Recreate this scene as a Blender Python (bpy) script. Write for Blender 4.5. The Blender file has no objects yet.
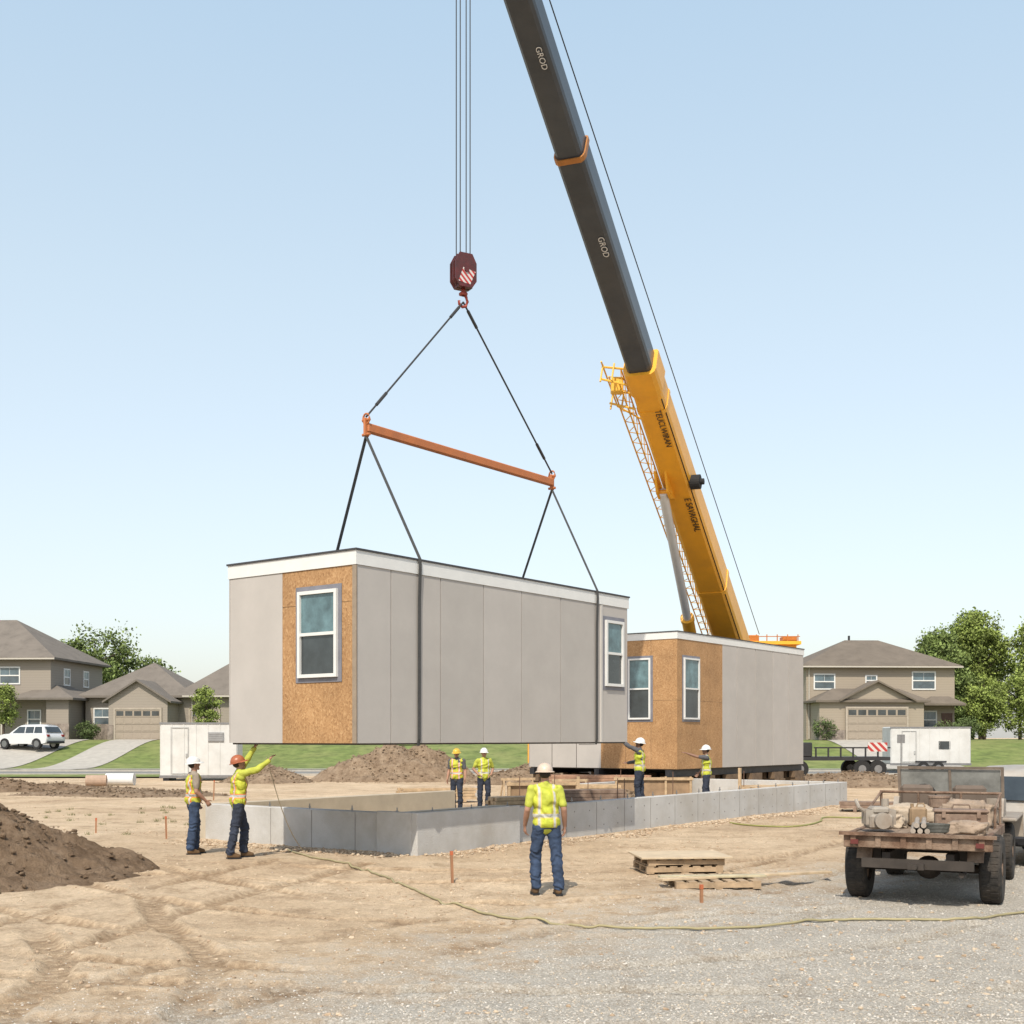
import bpy, math, random, time, bisect
import numpy as np
from mathutils import Vector, Matrix, Euler, noise, kdtree
random.seed(7); np.random.seed(7)
scene=bpy.context.scene; COL=scene.collection
R=math.radians
K_=0.84
# ---------------------------------------------------------------- materials
def newmat(name):
    m=bpy.data.materials.new(name); m.use_nodes=True
    nt=m.node_tree; b=nt.nodes['Principled BSDF']; return m,nt,b
def N(nt,t,**k):
    n=nt.nodes.new(t)
    for a,v in k.items():
        if a.startswith('_'): n.inputs[a[1:].replace('_',' ')].default_value=v
        else: setattr(n,a,v)
    return n
def ramp(nt,stops,interp='LINEAR'):
    r=nt.nodes.new('ShaderNodeValToRGB'); cr=r.color_ramp; cr.interpolation=interp
    while len(cr.elements)<len(stops): cr.elements.new(0.5)
    for e,(p,c) in zip(cr.elements,stops):
        e.position=p; e.color=(c[0],c[1],c[2],1) if not isinstance(c,(int,float)) else (c,c,c,1)
    return r
_m={}
def M(name,col,rough=0.7,var=0.15,scale=4.0,bump=0.0,bscale=40,metal=0.0,dirt=None,dscale=1.5,damt=0.5,spec=0.4,coat=0):
    if name in _m: return _m[name]
    m,nt,b=newmat(name); L=nt.links
    col=[c*K_ for c in col]; dirt=[c*K_ for c in dirt] if dirt else None
    tc=N(nt,'ShaderNodeTexCoord')
    n=N(nt,'ShaderNodeTexNoise',_Scale=scale,_Detail=6.0,_Roughness=0.65); L.new(tc.outputs['Object'],n.inputs['Vector'])
    lo=[max(0,c*(1-var)) for c in col]; hi=[min(1,c*(1+var)) for c in col]
    r=ramp(nt,[(0.3,lo),(0.7,hi)]); L.new(n.outputs['Fac'],r.inputs['Fac'])
    out=r.outputs['Color']
    if dirt:
        n2=N(nt,'ShaderNodeTexNoise',_Scale=dscale,_Detail=8.0,_Roughness=0.7); L.new(tc.outputs['Object'],n2.inputs['Vector'])
        r2=ramp(nt,[(0.42,0.0),(0.68,damt)]); L.new(n2.outputs['Fac'],r2.inputs['Fac'])
        mx=N(nt,'ShaderNodeMixRGB'); mx.inputs['Color2'].default_value=(*dirt,1)
        L.new(r2.outputs['Color'],mx.inputs['Fac']); L.new(out,mx.inputs['Color1']); out=mx.outputs['Color']
    L.new(out,b.inputs['Base Color'])
    b.inputs['Roughness'].default_value=rough; b.inputs['Metallic'].default_value=metal
    b.inputs['Specular IOR Level'].default_value=spec; b.inputs['Coat Weight'].default_value=coat
    if bump>0:
        n3=N(nt,'ShaderNodeTexNoise',_Scale=bscale,_Detail=4.0); L.new(tc.outputs['Object'],n3.inputs['Vector'])
        bp=N(nt,'ShaderNodeBump',_Strength=bump,_Distance=0.02); L.new(n3.outputs['Fac'],bp.inputs['Height']); L.new(bp.outputs['Normal'],b.inputs['Normal'])
    _m[name]=m; return m
def osb_mat(name,k=1.0):
    m,nt,b=newmat(name); L=nt.links
    tc=N(nt,'ShaderNodeTexCoord')
    mp=N(nt,'ShaderNodeMapping'); mp.inputs['Scale'].default_value=(1,1,0.7); L.new(tc.outputs['Object'],mp.inputs['Vector'])
    nz=N(nt,'ShaderNodeTexNoise',_Scale=6.0,_Detail=2.0); L.new(mp.outputs[0],nz.inputs['Vector'])
    ad=N(nt,'ShaderNodeMixRGB',blend_type='ADD'); ad.inputs['Fac'].default_value=0.12; L.new(mp.outputs[0],ad.inputs['Color1']); L.new(nz.outputs['Color'],ad.inputs['Color2'])
    v=N(nt,'ShaderNodeTexVoronoi',_Scale=40.0); L.new(ad.outputs[0],v.inputs['Vector'])
    r=ramp(nt,[(0.0,(0.25*k,0.135*k,0.055*k)),(0.35,(0.35*k,0.20*k,0.088*k)),(0.75,(0.41*k,0.245*k,0.115*k)),(1.0,(0.50*k,0.325*k,0.165*k))])
    L.new(v.outputs['Color'],r.inputs['Fac'])
    n2=N(nt,'ShaderNodeTexNoise',_Scale=1.3,_Detail=5.0); L.new(tc.outputs['Object'],n2.inputs['Vector'])
    r2=ramp(nt,[(0.3,(0.80,0.77,0.74)),(0.7,(1.06,1.04,1.02))]); L.new(n2.outputs['Fac'],r2.inputs['Fac'])
    mx=N(nt,'ShaderNodeMixRGB',blend_type='MULTIPLY'); mx.inputs['Fac'].default_value=1; L.new(r.outputs[0],mx.inputs['Color1']); L.new(r2.outputs[0],mx.inputs['Color2'])
    L.new(mx.outputs[0],b.inputs['Base Color']); b.inputs['Roughness'].default_value=0.75
    bp=N(nt,'ShaderNodeBump',_Strength=0.25,_Distance=0.01); L.new(v.outputs['Distance'],bp.inputs['Height']); L.new(bp.outputs[0],b.inputs['Normal'])
    return m
def ground_mat():
    m,nt,b=newmat('ground_dirt_and_gravel'); L=nt.links
    tc=N(nt,'ShaderNodeTexCoord'); P=tc.outputs['Object']
    def nz(s,d=6.0,ro=0.6,vec=P):
        n=N(nt,'ShaderNodeTexNoise',_Scale=s,_Detail=d,_Roughness=ro); L.new(vec,n.inputs['Vector']); return n.outputs['Fac']
    big=nz(0.22,6,0.7); mid=nz(1.4,8,0.75); fine=nz(14,6,0.8); vf=nz(60,3,0.7)
    r1=ramp(nt,[(0.3,(0.38,0.275,0.18)),(0.45,(0.51,0.39,0.265)),(0.62,(0.60,0.475,0.335))]); L.new(big,r1.inputs['Fac'])
    r2=ramp(nt,[(0.32,(0.62,0.57,0.52)),(0.48,(0.97,0.96,0.95)),(0.72,(1.15,1.14,1.12))]); L.new(mid,r2.inputs['Fac'])
    r3=ramp(nt,[(0.35,(0.74,0.72,0.70)),(0.6,(1.10,1.10,1.10))]); L.new(fine,r3.inputs['Fac'])
    def mul(a,bb,f=1.0):
        x=N(nt,'ShaderNodeMixRGB',blend_type='MULTIPLY'); x.inputs['Fac'].default_value=f; L.new(a,x.inputs['Color1']); L.new(bb,x.inputs['Color2']); return x.outputs[0]
    d=mul(mul(r1.outputs[0],r2.outputs[0]),r3.outputs[0],0.85)
    at2=N(nt,'ShaderNodeAttribute',attribute_name='track')
    tr=N(nt,'ShaderNodeMixRGB',blend_type='MULTIPLY'); tr.inputs['Color2'].default_value=(0.60,0.55,0.50,1); L.new(at2.outputs['Fac'],tr.inputs['Fac']); L.new(d,tr.inputs['Color1']); d=tr.outputs[0]
    vo=N(nt,'ShaderNodeTexVoronoi',_Scale=48.0); L.new(P,vo.inputs['Vector'])
    g=ramp(nt,[(0.0,(0.34,0.305,0.255)),(0.4,(0.44,0.405,0.35)),(0.8,(0.51,0.475,0.42)),(1.0,(0.59,0.555,0.50))]); L.new(vo.outputs['Color'],g.inputs['Fac'])
    vd=ramp(nt,[(0.3,(1.05,1.05,1.05)),(0.75,(0.66,0.64,0.61))]); L.new(vo.outputs['Distance'],vd.inputs['Fac'])
    gc=mul(mul(g.outputs[0],vd.outputs[0],0.6),r2.outputs[0],0.6)
    trg=N(nt,'ShaderNodeMixRGB',blend_type='MULTIPLY'); trg.inputs['Color2'].default_value=(0.84,0.81,0.76,1); L.new(at2.outputs['Fac'],trg.inputs['Fac']); L.new(gc,trg.inputs['Color1']); gc=trg.outputs[0]
    at=N(nt,'ShaderNodeAttribute',attribute_name='gravel')
    a=N(nt,'ShaderNodeMath',operation='ADD'); L.new(at.outputs['Fac'],a.inputs[0])
    sc=N(nt,'ShaderNodeMath',operation='MULTIPLY_ADD'); L.new(mid,sc.inputs[0]); sc.inputs[1].default_value=2.0; sc.inputs[2].default_value=-1.0
    L.new(sc.outputs[0],a.inputs[1])
    rm=ramp(nt,[(0.20,0.0),(0.80,1.0)]); L.new(a.outputs[0],rm.inputs['Fac'])
    mx=N(nt,'ShaderNodeMixRGB'); L.new(rm.outputs[0],mx.inputs['Fac']); L.new(d,mx.inputs['Color1']); L.new(gc,mx.inputs['Color2'])
    L.new(mx.outputs[0],b.inputs['Base Color']); b.inputs['Roughness'].default_value=0.95; b.inputs['Specular IOR Level'].default_value=0.15
    s1=N(nt,'ShaderNodeMath',operation='MULTIPLY_ADD'); L.new(fine,s1.inputs[0]); s1.inputs[1].default_value=0.9; L.new(mid,s1.inputs[2])
    s2=N(nt,'ShaderNodeMath',operation='MULTIPLY_ADD'); L.new(vf,s2.inputs[0]); s2.inputs[1].default_value=0.45; L.new(s1.outputs[0],s2.inputs[2])
    bp=N(nt,'ShaderNodeBump',_Strength=0.75,_Distance=0.06); L.new(s2.outputs[0],bp.inputs['Height']); L.new(bp.outputs[0],b.inputs['Normal'])
    return m
def vest_mat(name,base,edge):
    m,nt,b=newmat(name); L=nt.links
    tc=N(nt,'ShaderNodeTexCoord'); sp=N(nt,'ShaderNodeSeparateXYZ'); L.new(tc.outputs['Object'],sp.inputs[0])
    def band(src,lo,hi,absx=False):
        s=src
        if absx:
            ab=N(nt,'ShaderNodeMath',operation='ABSOLUTE'); L.new(src,ab.inputs[0]); s=ab.outputs[0]
        a=N(nt,'ShaderNodeMath',operation='GREATER_THAN'); L.new(s,a.inputs[0]); a.inputs[1].default_value=lo
        c=N(nt,'ShaderNodeMath',operation='LESS_THAN'); L.new(s,c.inputs[0]); c.inputs[1].default_value=hi
        x=N(nt,'ShaderNodeMath',operation='MULTIPLY'); L.new(a.outputs[0],x.inputs[0]); L.new(c.outputs[0],x.inputs[1]); return x.outputs[0]
    def mx(f,c1,c2):
        x=N(nt,'ShaderNodeMixRGB'); L.new(f,x.inputs['Fac'])
        L.new(c1,x.inputs['Color1']); x.inputs['Color2'].default_value=(*c2,1); return x.outputs[0]
    n=N(nt,'ShaderNodeTexNoise',_Scale=9.0,_Detail=3.0); L.new(tc.outputs['Object'],n.inputs['Vector'])
    r=ramp(nt,[(0.3,[c*.7 for c in base]),(0.7,base)]); L.new(n.outputs[0],r.inputs[0]); o=r.outputs[0]
    Z=sp.outputs['Z']; X=sp.outputs['X']
    o=mx(band(X,0.075,0.135,True),o,edge); o=mx(band(Z,1.045,1.125),o,edge)
    o=mx(band(X,0.09,0.12,True),o,(0.42,0.42,0.38)); o=mx(band(Z,1.062,1.108),o,(0.42,0.42,0.38))
    L.new(o,b.inputs['Base Color']); b.inputs['Roughness'].default_value=0.7
    bp=N(nt,'ShaderNodeBump',_Strength=0.6,_Distance=0.03); L.new(n.outputs[0],bp.inputs['Height']); L.new(bp.outputs[0],b.inputs['Normal'])
    return m
# ---------------------------------------------------------------- mesh builder
class MB:
    def __init__(s): s.v=[];s.f=[];s.m=[]
    def add(s,vs,fs,mi=0,mat=None):
        o=len(s.v)
        if mat is not None: vs=[mat@Vector(v) for v in vs]
        s.v+= [tuple(v) for v in vs]; s.f+=[tuple(i+o for i in f) for f in fs]; s.m+=[mi]*len(fs); return s
    def box(s,x0,x1,y0,y1,z0,z1,mi=0,mat=None,bev=0):
        if bev<=0:
            v=[(x0,y0,z0),(x1,y0,z0),(x1,y1,z0),(x0,y1,z0),(x0,y0,z1),(x1,y0,z1),(x1,y1,z1),(x0,y1,z1)]
            f=[(0,3,2,1),(4,5,6,7),(0,1,5,4),(1,2,6,5),(2,3,7,6),(3,0,4,7)]
            return s.add(v,f,mi,mat)
        b=bev; rings=[]
        for z,i in ((z0,b),(z0+b,0),(z1-b,0),(z1,b)):
            a=[(x0+i+b*(i==0),y0+i),(x1-i-b*(i==0),y0+i),(x1-i,y0+i+b*(i==0)),(x1-i,y1-i-b*(i==0)),(x1-i-b*(i==0),y1-i),(x0+i+b*(i==0),y1-i),(x0+i,y1-i-b*(i==0)),(x0+i,y0+i+b*(i==0))]
            rings.append([(p[0],p[1],z) for p in a])
        return s.loft(rings,mi,mat,cap=True)
    def loft(s,rings,mi=0,mat=None,cap=True,closed=True):
        n=len(rings[0]); v=[p for r in rings for p in r]; f=[]
        for i in range(len(rings)-1):
            for j in range(n if closed else n-1):
                k=(j+1)%n; f.append((i*n+j,i*n+k,(i+1)*n+k,(i+1)*n+j))
        if cap: f.append(tuple(reversed(range(n)))); f.append(tuple(range((len(rings)-1)*n,len(rings)*n)))
        return s.add(v,f,mi,mat)
    def cyl(s,p0,p1,r0,r1=None,n=12,mi=0,mat=None):
        r1=r0 if r1 is None else r1
        p0=Vector(p0);p1=Vector(p1);d=(p1-p0).normalized()
        a=d.orthogonal().normalized(); b=d.cross(a)
        rings=[[tuple(p+(a*math.cos(t)+b*math.sin(t))*r) for t in [2*math.pi*i/n for i in range(n)]] for p,r in((p0,r0),(p1,r1))]
        return s.loft(rings,mi,mat)
    def caps(s,p0,p1,r0,r1=None,n=12,mi=0,flat=None,k=1.0):
        r1=r0 if r1 is None else r1
        p0=Vector(p0);p1=Vector(p1);d=(p1-p0)
        d=d.normalized() if d.length>1e-6 else Vector((0,0,1))
        a=Vector(flat) if flat else d.orthogonal(); a=(a-d*a.dot(d)).normalized(); b=d.cross(a)
        rings=[]
        for t in (-80,-50,-22,0): rings.append((p0+d*r0*math.sin(R(t)),r0*math.cos(R(t))))
        for t in (0,22,50,80): rings.append((p1+d*r1*math.sin(R(t)),r1*math.cos(R(t))))
        rr=[[tuple(p+(a*math.cos(u)*k+b*math.sin(u))*r) for u in [2*math.pi*i/n for i in range(n)]] for p,r in rings]
        return s.loft(rr,mi)
    def ell(s,c,r,n=14,mi=0,mat=None,lo=-89,hi=89,steps=9):
        rr=[]
        for i in range(steps+1):
            t=R(lo+(hi-lo)*i/steps)
            rr.append([(c[0]+r[0]*math.cos(t)*math.cos(u),c[1]+r[1]*math.cos(t)*math.sin(u),c[2]+r[2]*math.sin(t)) for u in [2*math.pi*j/n for j in range(n)]])
        return s.loft(rr,mi,mat)
    def prism(s,poly,axis,a,b,mi=0,mat=None):
        def P(p,t):
            return {'x':(t,p[0],p[1]),'y':(p[0],t,p[1]),'z':(p[0],p[1],t)}[axis]
        return s.loft([[P(p,a) for p in poly],[P(p,b) for p in poly]],mi,mat)
    def tube(s,pts,r,n=8,mi=0):
        pts=[Vector(p) for p in pts]; rings=[]
        for i,p in enumerate(pts):
            d=(pts[min(i+1,len(pts)-1)]-pts[max(i-1,0)]).normalized()
            up=Vector((0,0,1)) if abs(d.z)<0.95 else Vector((0,1,0))
            a=d.cross(up).normalized(); b=a.cross(d)
            rings.append([tuple(p+(a*math.cos(t)+b*math.sin(t))*r) for t in [2*math.pi*j/n for j in range(n)]])
        return s.loft(rings,mi)
    def mesh(s,name,mats,smooth=False):
        me=bpy.data.meshes.new(name); me.from_pydata(s.v,[],s.f)
        for m in mats: me.materials.append(m)
        me.polygons.foreach_set('material_index',s.m)
        if smooth: me.polygons.foreach_set('use_smooth',[True]*len(s.f))
        me.update()
        import bmesh
        bm=bmesh.new(); bm.from_mesh(me); bmesh.ops.recalc_face_normals(bm,faces=bm.faces); bm.to_mesh(me); bm.free()
        return me
    def obj(s,name,mats,parent=None,loc=(0,0,0),rz=0,smooth=False,**k):
        if not isinstance(mats,(list,tuple)): mats=[mats]
        o=bpy.data.objects.new(name,s.mesh(name,mats,smooth)); COL.objects.link(o)
        o.location=loc; o.rotation_euler=(0,0,rz)
        if parent: o.parent=parent
        for a,b in k.items(): o[a]=b
        return o
def autosmooth(o,ang=35):
    me=o.data
    me.polygons.foreach_set('use_smooth',[True]*len(me.polygons))
    me.set_sharp_from_angle(angle=R(ang))
def E(name,label,cat,loc=(0,0,0),rz=0,group=None):
    o=bpy.data.objects.new(name,None); o.empty_display_size=0.3; COL.objects.link(o)
    o.location=loc; o.rotation_euler=(0,0,rz); o['label']=label; o['category']=cat
    if group: o['group']=group
    return o
def T(o,label,cat,group=None):
    o['label']=label;o['category']=cat
    if group:o['group']=group
    return o
def sst(a,b,x):
    t=min(1,max(0,(x-a)/(b-a))); return t*t*(3-2*t)
def smooth_path(pts,n=12):
    out=[]
    for i in range(len(pts)-1):
        p0=pts[max(i-1,0)];p1=pts[i];p2=pts[i+1];p3=pts[min(i+2,len(pts)-1)]
        for k in range(n):
            t=k/n; out.append(tuple(0.5*((2*p1[j])+(-p0[j]+p2[j])*t+(2*p0[j]-5*p1[j]+4*p2[j]-p3[j])*t*t+(-p0[j]+3*p1[j]-3*p2[j]+p3[j])*t**3) for j in range(2)))
    out.append(pts[-1]); return out
# ---------------------------------------------------------------- terrain heights
def off(p,d):
    q=smooth_path(p,6); o=[]
    for i,a in enumerate(q):
        b=q[min(i+1,len(q)-1)]; c=q[max(i-1,0)]; dx=b[0]-c[0];dy=b[1]-c[1];l=math.hypot(dx,dy) or 1
        o.append((a[0]-dy/l*d,a[1]+dx/l*d))
    return o
BASEP=[[(-7.5,9.0),(-5.6,12.2),(-4.9,15.6),(-3.7,20),(-3.3,21.2)],[(-5,7.6),(-3.3,9.75),(-1.7,12.4),(0.9,15.5),(4.6,20),(8.4,26)],
 [(-8.5,15.8),(-6.3,14.0),(-3.9,12.6),(-0.8,12.2),(2.6,12.9),(5.0,15.0)],[(-10,24.5),(-8,21.8),(-5.4,18.2),(-3.0,16.0),(0.3,15.2),(4,16.3)],
 [(9,30),(7.4,24.5),(5.0,21.4),(2.0,19.6),(-1.5,19.0),(-5.5,20.2)],[(-6.5,10.6),(-2,9.9),(3,9.7),(6,10.2)],[(-6.6,19),(-5.0,14.5),(-3.6,11.5),(-3.2,8.0)]]
PATHS=[]
for i,p in enumerate(BASEP):
    w=0.85 if i<5 else 0.7
    PATHS+= [off(p,w),off(p,-w)]
TP=[]
for pi_,q in enumerate(PATHS):
    acc=0
    for a,b in zip(q[:-1],q[1:]):
        L_=math.hypot(b[0]-a[0],b[1]-a[1]); k=max(1,int(L_/0.03))
        for i in range(k): TP.append((a[0]+(b[0]-a[0])*i/k,a[1]+(b[1]-a[1])*i/k,acc+L_*i/k,pi_))
        acc+=L_
KD=kdtree.KDTree(len(TP))
for i,p in enumerate(TP): KD.insert((p[0],p[1],0),i)
KD.balance()
def track(x,y):
    t=0;h=0
    res=KD.find_n((x,y,0),1)
    if res and res[0][2]<0.4:
        co_,i,q=res[0]; arc=TP[i][2]; pi_=TP[i][3]
        fade=0.22+0.78*sst(-0.2,0.15,noise.noise((x*0.35+(pi_//2)*7,y*0.35,3.3)))
        inn=1-sst(0.13,0.18,q); rim=math.exp(-((q-0.21)/0.05)**2)
        tread=math.sin((arc+abs(q)*0.9)*2*math.pi/0.17)
        h+=fade*(inn*(-0.032+0.011*tread)+0.028*rim); t=inn*fade*(0.62+0.38*tread)
    return h,t
def Hb(x,y):
    z=1.95*sst(82,99,y)
    f=1-sst(40,62,y)
    if f>0 and abs(x)<60:
        z+=f*(0.06*noise.noise((x*0.3,y*0.3,0))+0.018*noise.noise((x*1.3,y*1.3,5)))
    return z
def axis(parts):
    a=[]
    for s,e,st in parts: a+=list(np.arange(s,e,st))
    a.append(parts[-1][1]); return [float(q) for q in a]
xs=axis([(-2500,-300,400),(-300,-60,30),(-60,-20,2),(-20,-9,0.4),(-9,9,0.05),(9,20,0.3),(20,60,2),(60,300,30),(300,2500,400)])
ys=axis([(-300,-20,60),(-20,6,2),(6,8.6,0.3),(8.6,22,0.05),(22,30,0.2),(30,62,0.8),(62,110,1.5),(110,300,20),(300,4000,400)])
def gravel(x,y):
    s=(x+2)*0.8-(y-9.3)*0.6
    g=0.62+s*0.20
    g=min(1.15,max(-0.2,g))
    return g*(1-sst(19,28,y))+ -0.2*sst(19,28,y)
V=[];tr=[];gr=[]
for y in ys:
    for x in xs:
        z=Hb(x,y);t=0
        if abs(x)<9.5 and 7<y<26 and abs(x)<y*0.55+1.5:
            h,t=track(x,y); z+=h
            z+=0.011*noise.noise((x*5,y*5,1))+0.008*noise.noise((x*11,y*11,2))+0.004*noise.noise((x*27,y*27,3))
        V.append((x,y,z)); tr.append(t); gr.append(gravel(x,y) if y<40 else -0.2)
nx=len(xs);ny=len(ys)
def H(x,y):
    i=min(nx-2,max(0,bisect.bisect_right(xs,x)-1)); j=min(ny-2,max(0,bisect.bisect_right(ys,y)-1))
    a=(x-xs[i])/(xs[i+1]-xs[i]); b=(y-ys[j])/(ys[j+1]-ys[j])
    z=lambda ii,jj:V[jj*nx+ii][2]
    return (z(i,j)*(1-a)+z(i+1,j)*a)*(1-b)+(z(i,j+1)*(1-a)+z(i+1,j+1)*a)*b
# ---------------------------------------------------------------- people
black=M('black_rubber',(0.02,0.02,0.021),0.8,0.2)
def remesh(mb,vox,smooth=3):
    me=bpy.data.meshes.new('tmp'); me.from_pydata(mb.v,[],mb.f); o=bpy.data.objects.new('tmp',me); COL.objects.link(o)
    md=o.modifiers.new('r','REMESH'); md.mode='VOXEL'; md.voxel_size=vox; md.use_smooth_shade=True
    if smooth: s=o.modifiers.new('s','SMOOTH'); s.factor=0.5; s.iterations=smooth
    dg=bpy.context.evaluated_depsgraph_get(); r=bpy.data.meshes.new_from_object(o.evaluated_get(dg)); bpy.data.objects.remove(o); bpy.data.meshes.remove(me)
    r.polygons.foreach_set('use_smooth',[True]*len(r.polygons)); return r
def meobj(me,name,mat,parent):
    me.materials.clear(); me.materials.append(mat); me.name=name; o=bpy.data.objects.new(name,me); COL.objects.link(o); o.parent=parent; return o
skin=M('skin',(0.40,0.22,0.15),0.6,0.1,6); skin2=M('skin_brown',(0.25,0.135,0.09),0.6,0.1,6)
jean=M('blue_denim',(0.035,0.058,0.11),0.85,0.45,5,0.5,30); jeand=M('dark_denim',(0.028,0.036,0.058),0.85,0.4,5,0.5,30)
boot=M('tan_boot',(0.13,0.075,0.035),0.8,0.3,8); hairm=M('dark_hair',(0.03,0.02,0.015),0.8)
def V3(*a): return Vector(a)
def hand(m,wr,dr,palmn,side,curl=0.5,s=1.0):
    dr=dr.normalized(); pn=(palmn-dr*palmn.dot(dr)).normalized(); lt=dr.cross(pn).normalized()*side
    m.caps(wr,wr+dr*0.075*s,0.026*s,0.036*s,10,flat=pn,k=0.5)
    for i,(off_,ln) in enumerate(((0.030,0.072),(0.010,0.082),(-0.010,0.076),(-0.030,0.060))):
        b=wr+dr*0.085*s+lt*off_*s; a1_=curl*0.6; a2_=curl*1.4
        d1=dr*math.cos(a1_)+pn*math.sin(a1_)+lt*off_*3; d2=dr*math.cos(a2_)+pn*math.sin(a2_)+lt*off_*2
        q=b+d1*ln*0.5*s; m.caps(b-dr*0.02,q,0.0095*s,0.0088*s,8); m.caps(q,q+d2*ln*0.5*s,0.0088*s,0.0078*s,8)
    b=wr+dr*0.025*s+lt*0.028*s; d1=(dr*0.6+lt*0.75+pn*0.25).normalized(); q=b+d1*0.045*s; m.caps(b,q,0.0125*s,0.0105*s,8); m.caps(q,q+(dr*0.85+lt*0.25+pn*0.4).normalized()*0.032*s,0.0105*s,0.0085*s,8)
def wrinkle(me,fn):
    for v in me.vertices: fn(v)
def person(loc,rz,label,hatc,vestm,shirtm,pants,arms,feet=((0.11,0.0),(-0.11,0.03)),knee=0.03,sk=skin,yaw=0,pitch=0,scale=1.0,vox=0.008,lean=0.0,longsleeve=False,shift=0.0):
    e=E('person',label,'person',loc,rz); e.scale=(scale,)*3
    hipz=0.93
    sh=[V3(0.185,-0.005+lean,1.44),V3(-0.185,-0.005+lean,1.44)]
    for i in range(2):
        if arms[i][0].z>1.5: sh[i]=sh[i]+V3(-0.02*(1 if i==0 else -1),0.02,0.035)
    legs=[]
    for i,sg in enumerate((1,-1)):
        f=feet[i]; hip_=V3(sg*0.092+shift,0,hipz+(0.012 if (shift>0)==(sg>0) and shift else 0)); an=V3(f[0],f[1]-0.04,0.095); kn=(hip_+an)/2+V3(sg*0.012,knee*(1 if i else -0.2)+0.02,0.03); legs.append((hip_,kn,an))
    def body_parts(m,g=0.0,torso=True,arms_=True,legs_=True,head=True,hands=True,upto=1.0):
        if torso:
            m.ell((shift,0,0.96),(0.155+g,0.108+g,0.13+g)); m.ell((shift*0.7,lean*0.4,1.12),(0.138+g,0.095+g,0.17+g)); m.ell((0,lean*0.8,1.30),(0.168+g,0.112+g,0.18+g)); m.caps(V3(-0.145,lean,1.42),V3(0.145,lean,1.42),0.062+g,flat=(0,1,0)); m.caps(V3(-0.07,lean,1.46),V3(0.07,lean,1.46),0.05+g)
        if head:
            m.caps(V3(0,lean,1.44),V3(0,lean+0.012,1.58),0.056,0.054)
            Mh=Matrix.Translation((0,lean+0.015,1.56))@Matrix.Rotation(yaw,4,'Z')@Matrix.Rotation(pitch,4,'X')
            m.ell((0,0.0,0.105),(0.074,0.094,0.10),mat=Mh); m.ell((0,0.025,0.045),(0.056,0.062,0.065),mat=Mh); m.ell((0,0.075,0.0),(0.028,0.022,0.022),mat=Mh)
            m.ell((0,0.103,0.07),(0.013,0.018,0.02),n=8,mat=Mh); m.ell((0,0.095,0.09),(0.009,0.012,0.03),n=8,mat=Mh); m.ell((0,0.088,0.033),(0.024,0.010,0.009),n=8,mat=Mh)
            m.ell((0,0.084,0.115),(0.045,0.012,0.010),n=10,mat=Mh)
            for sx in(-1,1): m.ell((sx*0.077,0.0,0.075),(0.010,0.019,0.031),n=8,mat=Mh)
        if arms_:
            for i in range(2):
                el,wr=arms[i][0],arms[i][1]; s=sh[i]
                m.caps(s,s.lerp(el,0.4),0.056+g,0.051+g); m.caps(s.lerp(el,0.4),s.lerp(el,upto) if upto<1 else el,0.051+g,0.041+g)
                if upto>=1: m.caps(el,el.lerp(wr,0.35),0.041+g,0.042+g); m.caps(el.lerp(wr,0.35),wr,0.042+g,0.027+g)
                if hands:
                    hd_=arms[i][2] if len(arms[i])>2 else (wr-el); cu=arms[i][3] if len(arms[i])>3 else 0.5
                    pn=V3(-1 if i==0 else 1,0.15,0.05) if abs(hd_.normalized().z)>0.5 and hd_.z<0 else V3(0.1,0.2,-1) if hd_.z<0.5*hd_.length else V3(0,1,0.2)
                    hand(m,wr,hd_,pn,1 if i==0 else -1,cu,1.08)
        if legs_:
            for hip_,kn,an in legs:
                m.caps(hip_,hip_.lerp(kn,0.5),0.086+g,0.070+g); m.caps(hip_.lerp(kn,0.5),kn,0.070+g,0.054+g); ca_=kn.lerp(an,0.35)+V3(0,-0.012,0); m.caps(kn,ca_,0.054+g,0.056+g); m.caps(ca_,an,0.056+g,0.038+g)
    m=MB(); body_parts(m)
    for i,(hip_,kn,an) in enumerate(legs): m.caps(an+V3(0,0,-0.04),an+V3(0,0.13,-0.055),0.038,0.030)
    meobj(remesh(m,vox,2),'body',sk,e)
    cv=max(0.012,vox*1.4)
    m=MB(); m.ell((shift,0,0.965),(0.175,0.128,0.125)); m.ell((shift,0,1.03),(0.16,0.115,0.07))
    for hip_,kn,an in legs:
        m.caps(hip_,hip_.lerp(kn,0.5),0.105,0.092); m.caps(hip_.lerp(kn,0.5),kn,0.092,0.080); m.caps(kn,kn.lerp(an,0.5),0.080,0.078); m.caps(kn.lerp(an,0.5),an+V3(0,0,0.02),0.078,0.073)
    me=remesh(m,cv,2)
    def f1(v):
        k=noise.noise(Vector(v.co)*9+Vector((loc[0],0,0))); w=1 if v.co.z<0.9 else 0.3
        fold=math.sin(v.co.z*62+k*7)*0.008*w*(1 if (v.co.z<0.32 or 0.42<v.co.z<0.6) else 0.3); v.co+=v.normal*(k*0.016*w+fold)
    wrinkle(me,f1); meobj(me,'trousers',pants,e)
    m=MB(); body_parts(m,0.014,True,True,False,False,False,1.0 if longsleeve else 0.75)
    m.caps(V3(0,lean,1.45),V3(0,lean+0.005,1.515),0.066,0.062)
    me=remesh(m,cv,2)
    def f2(v):
        v.co+=v.normal*(noise.noise(Vector(v.co)*11+Vector((loc[0],2,0)))*0.014)
    wrinkle(me,f2); meobj(me,'shirt',shirtm,e)
    m=MB(); g=0.030
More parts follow.
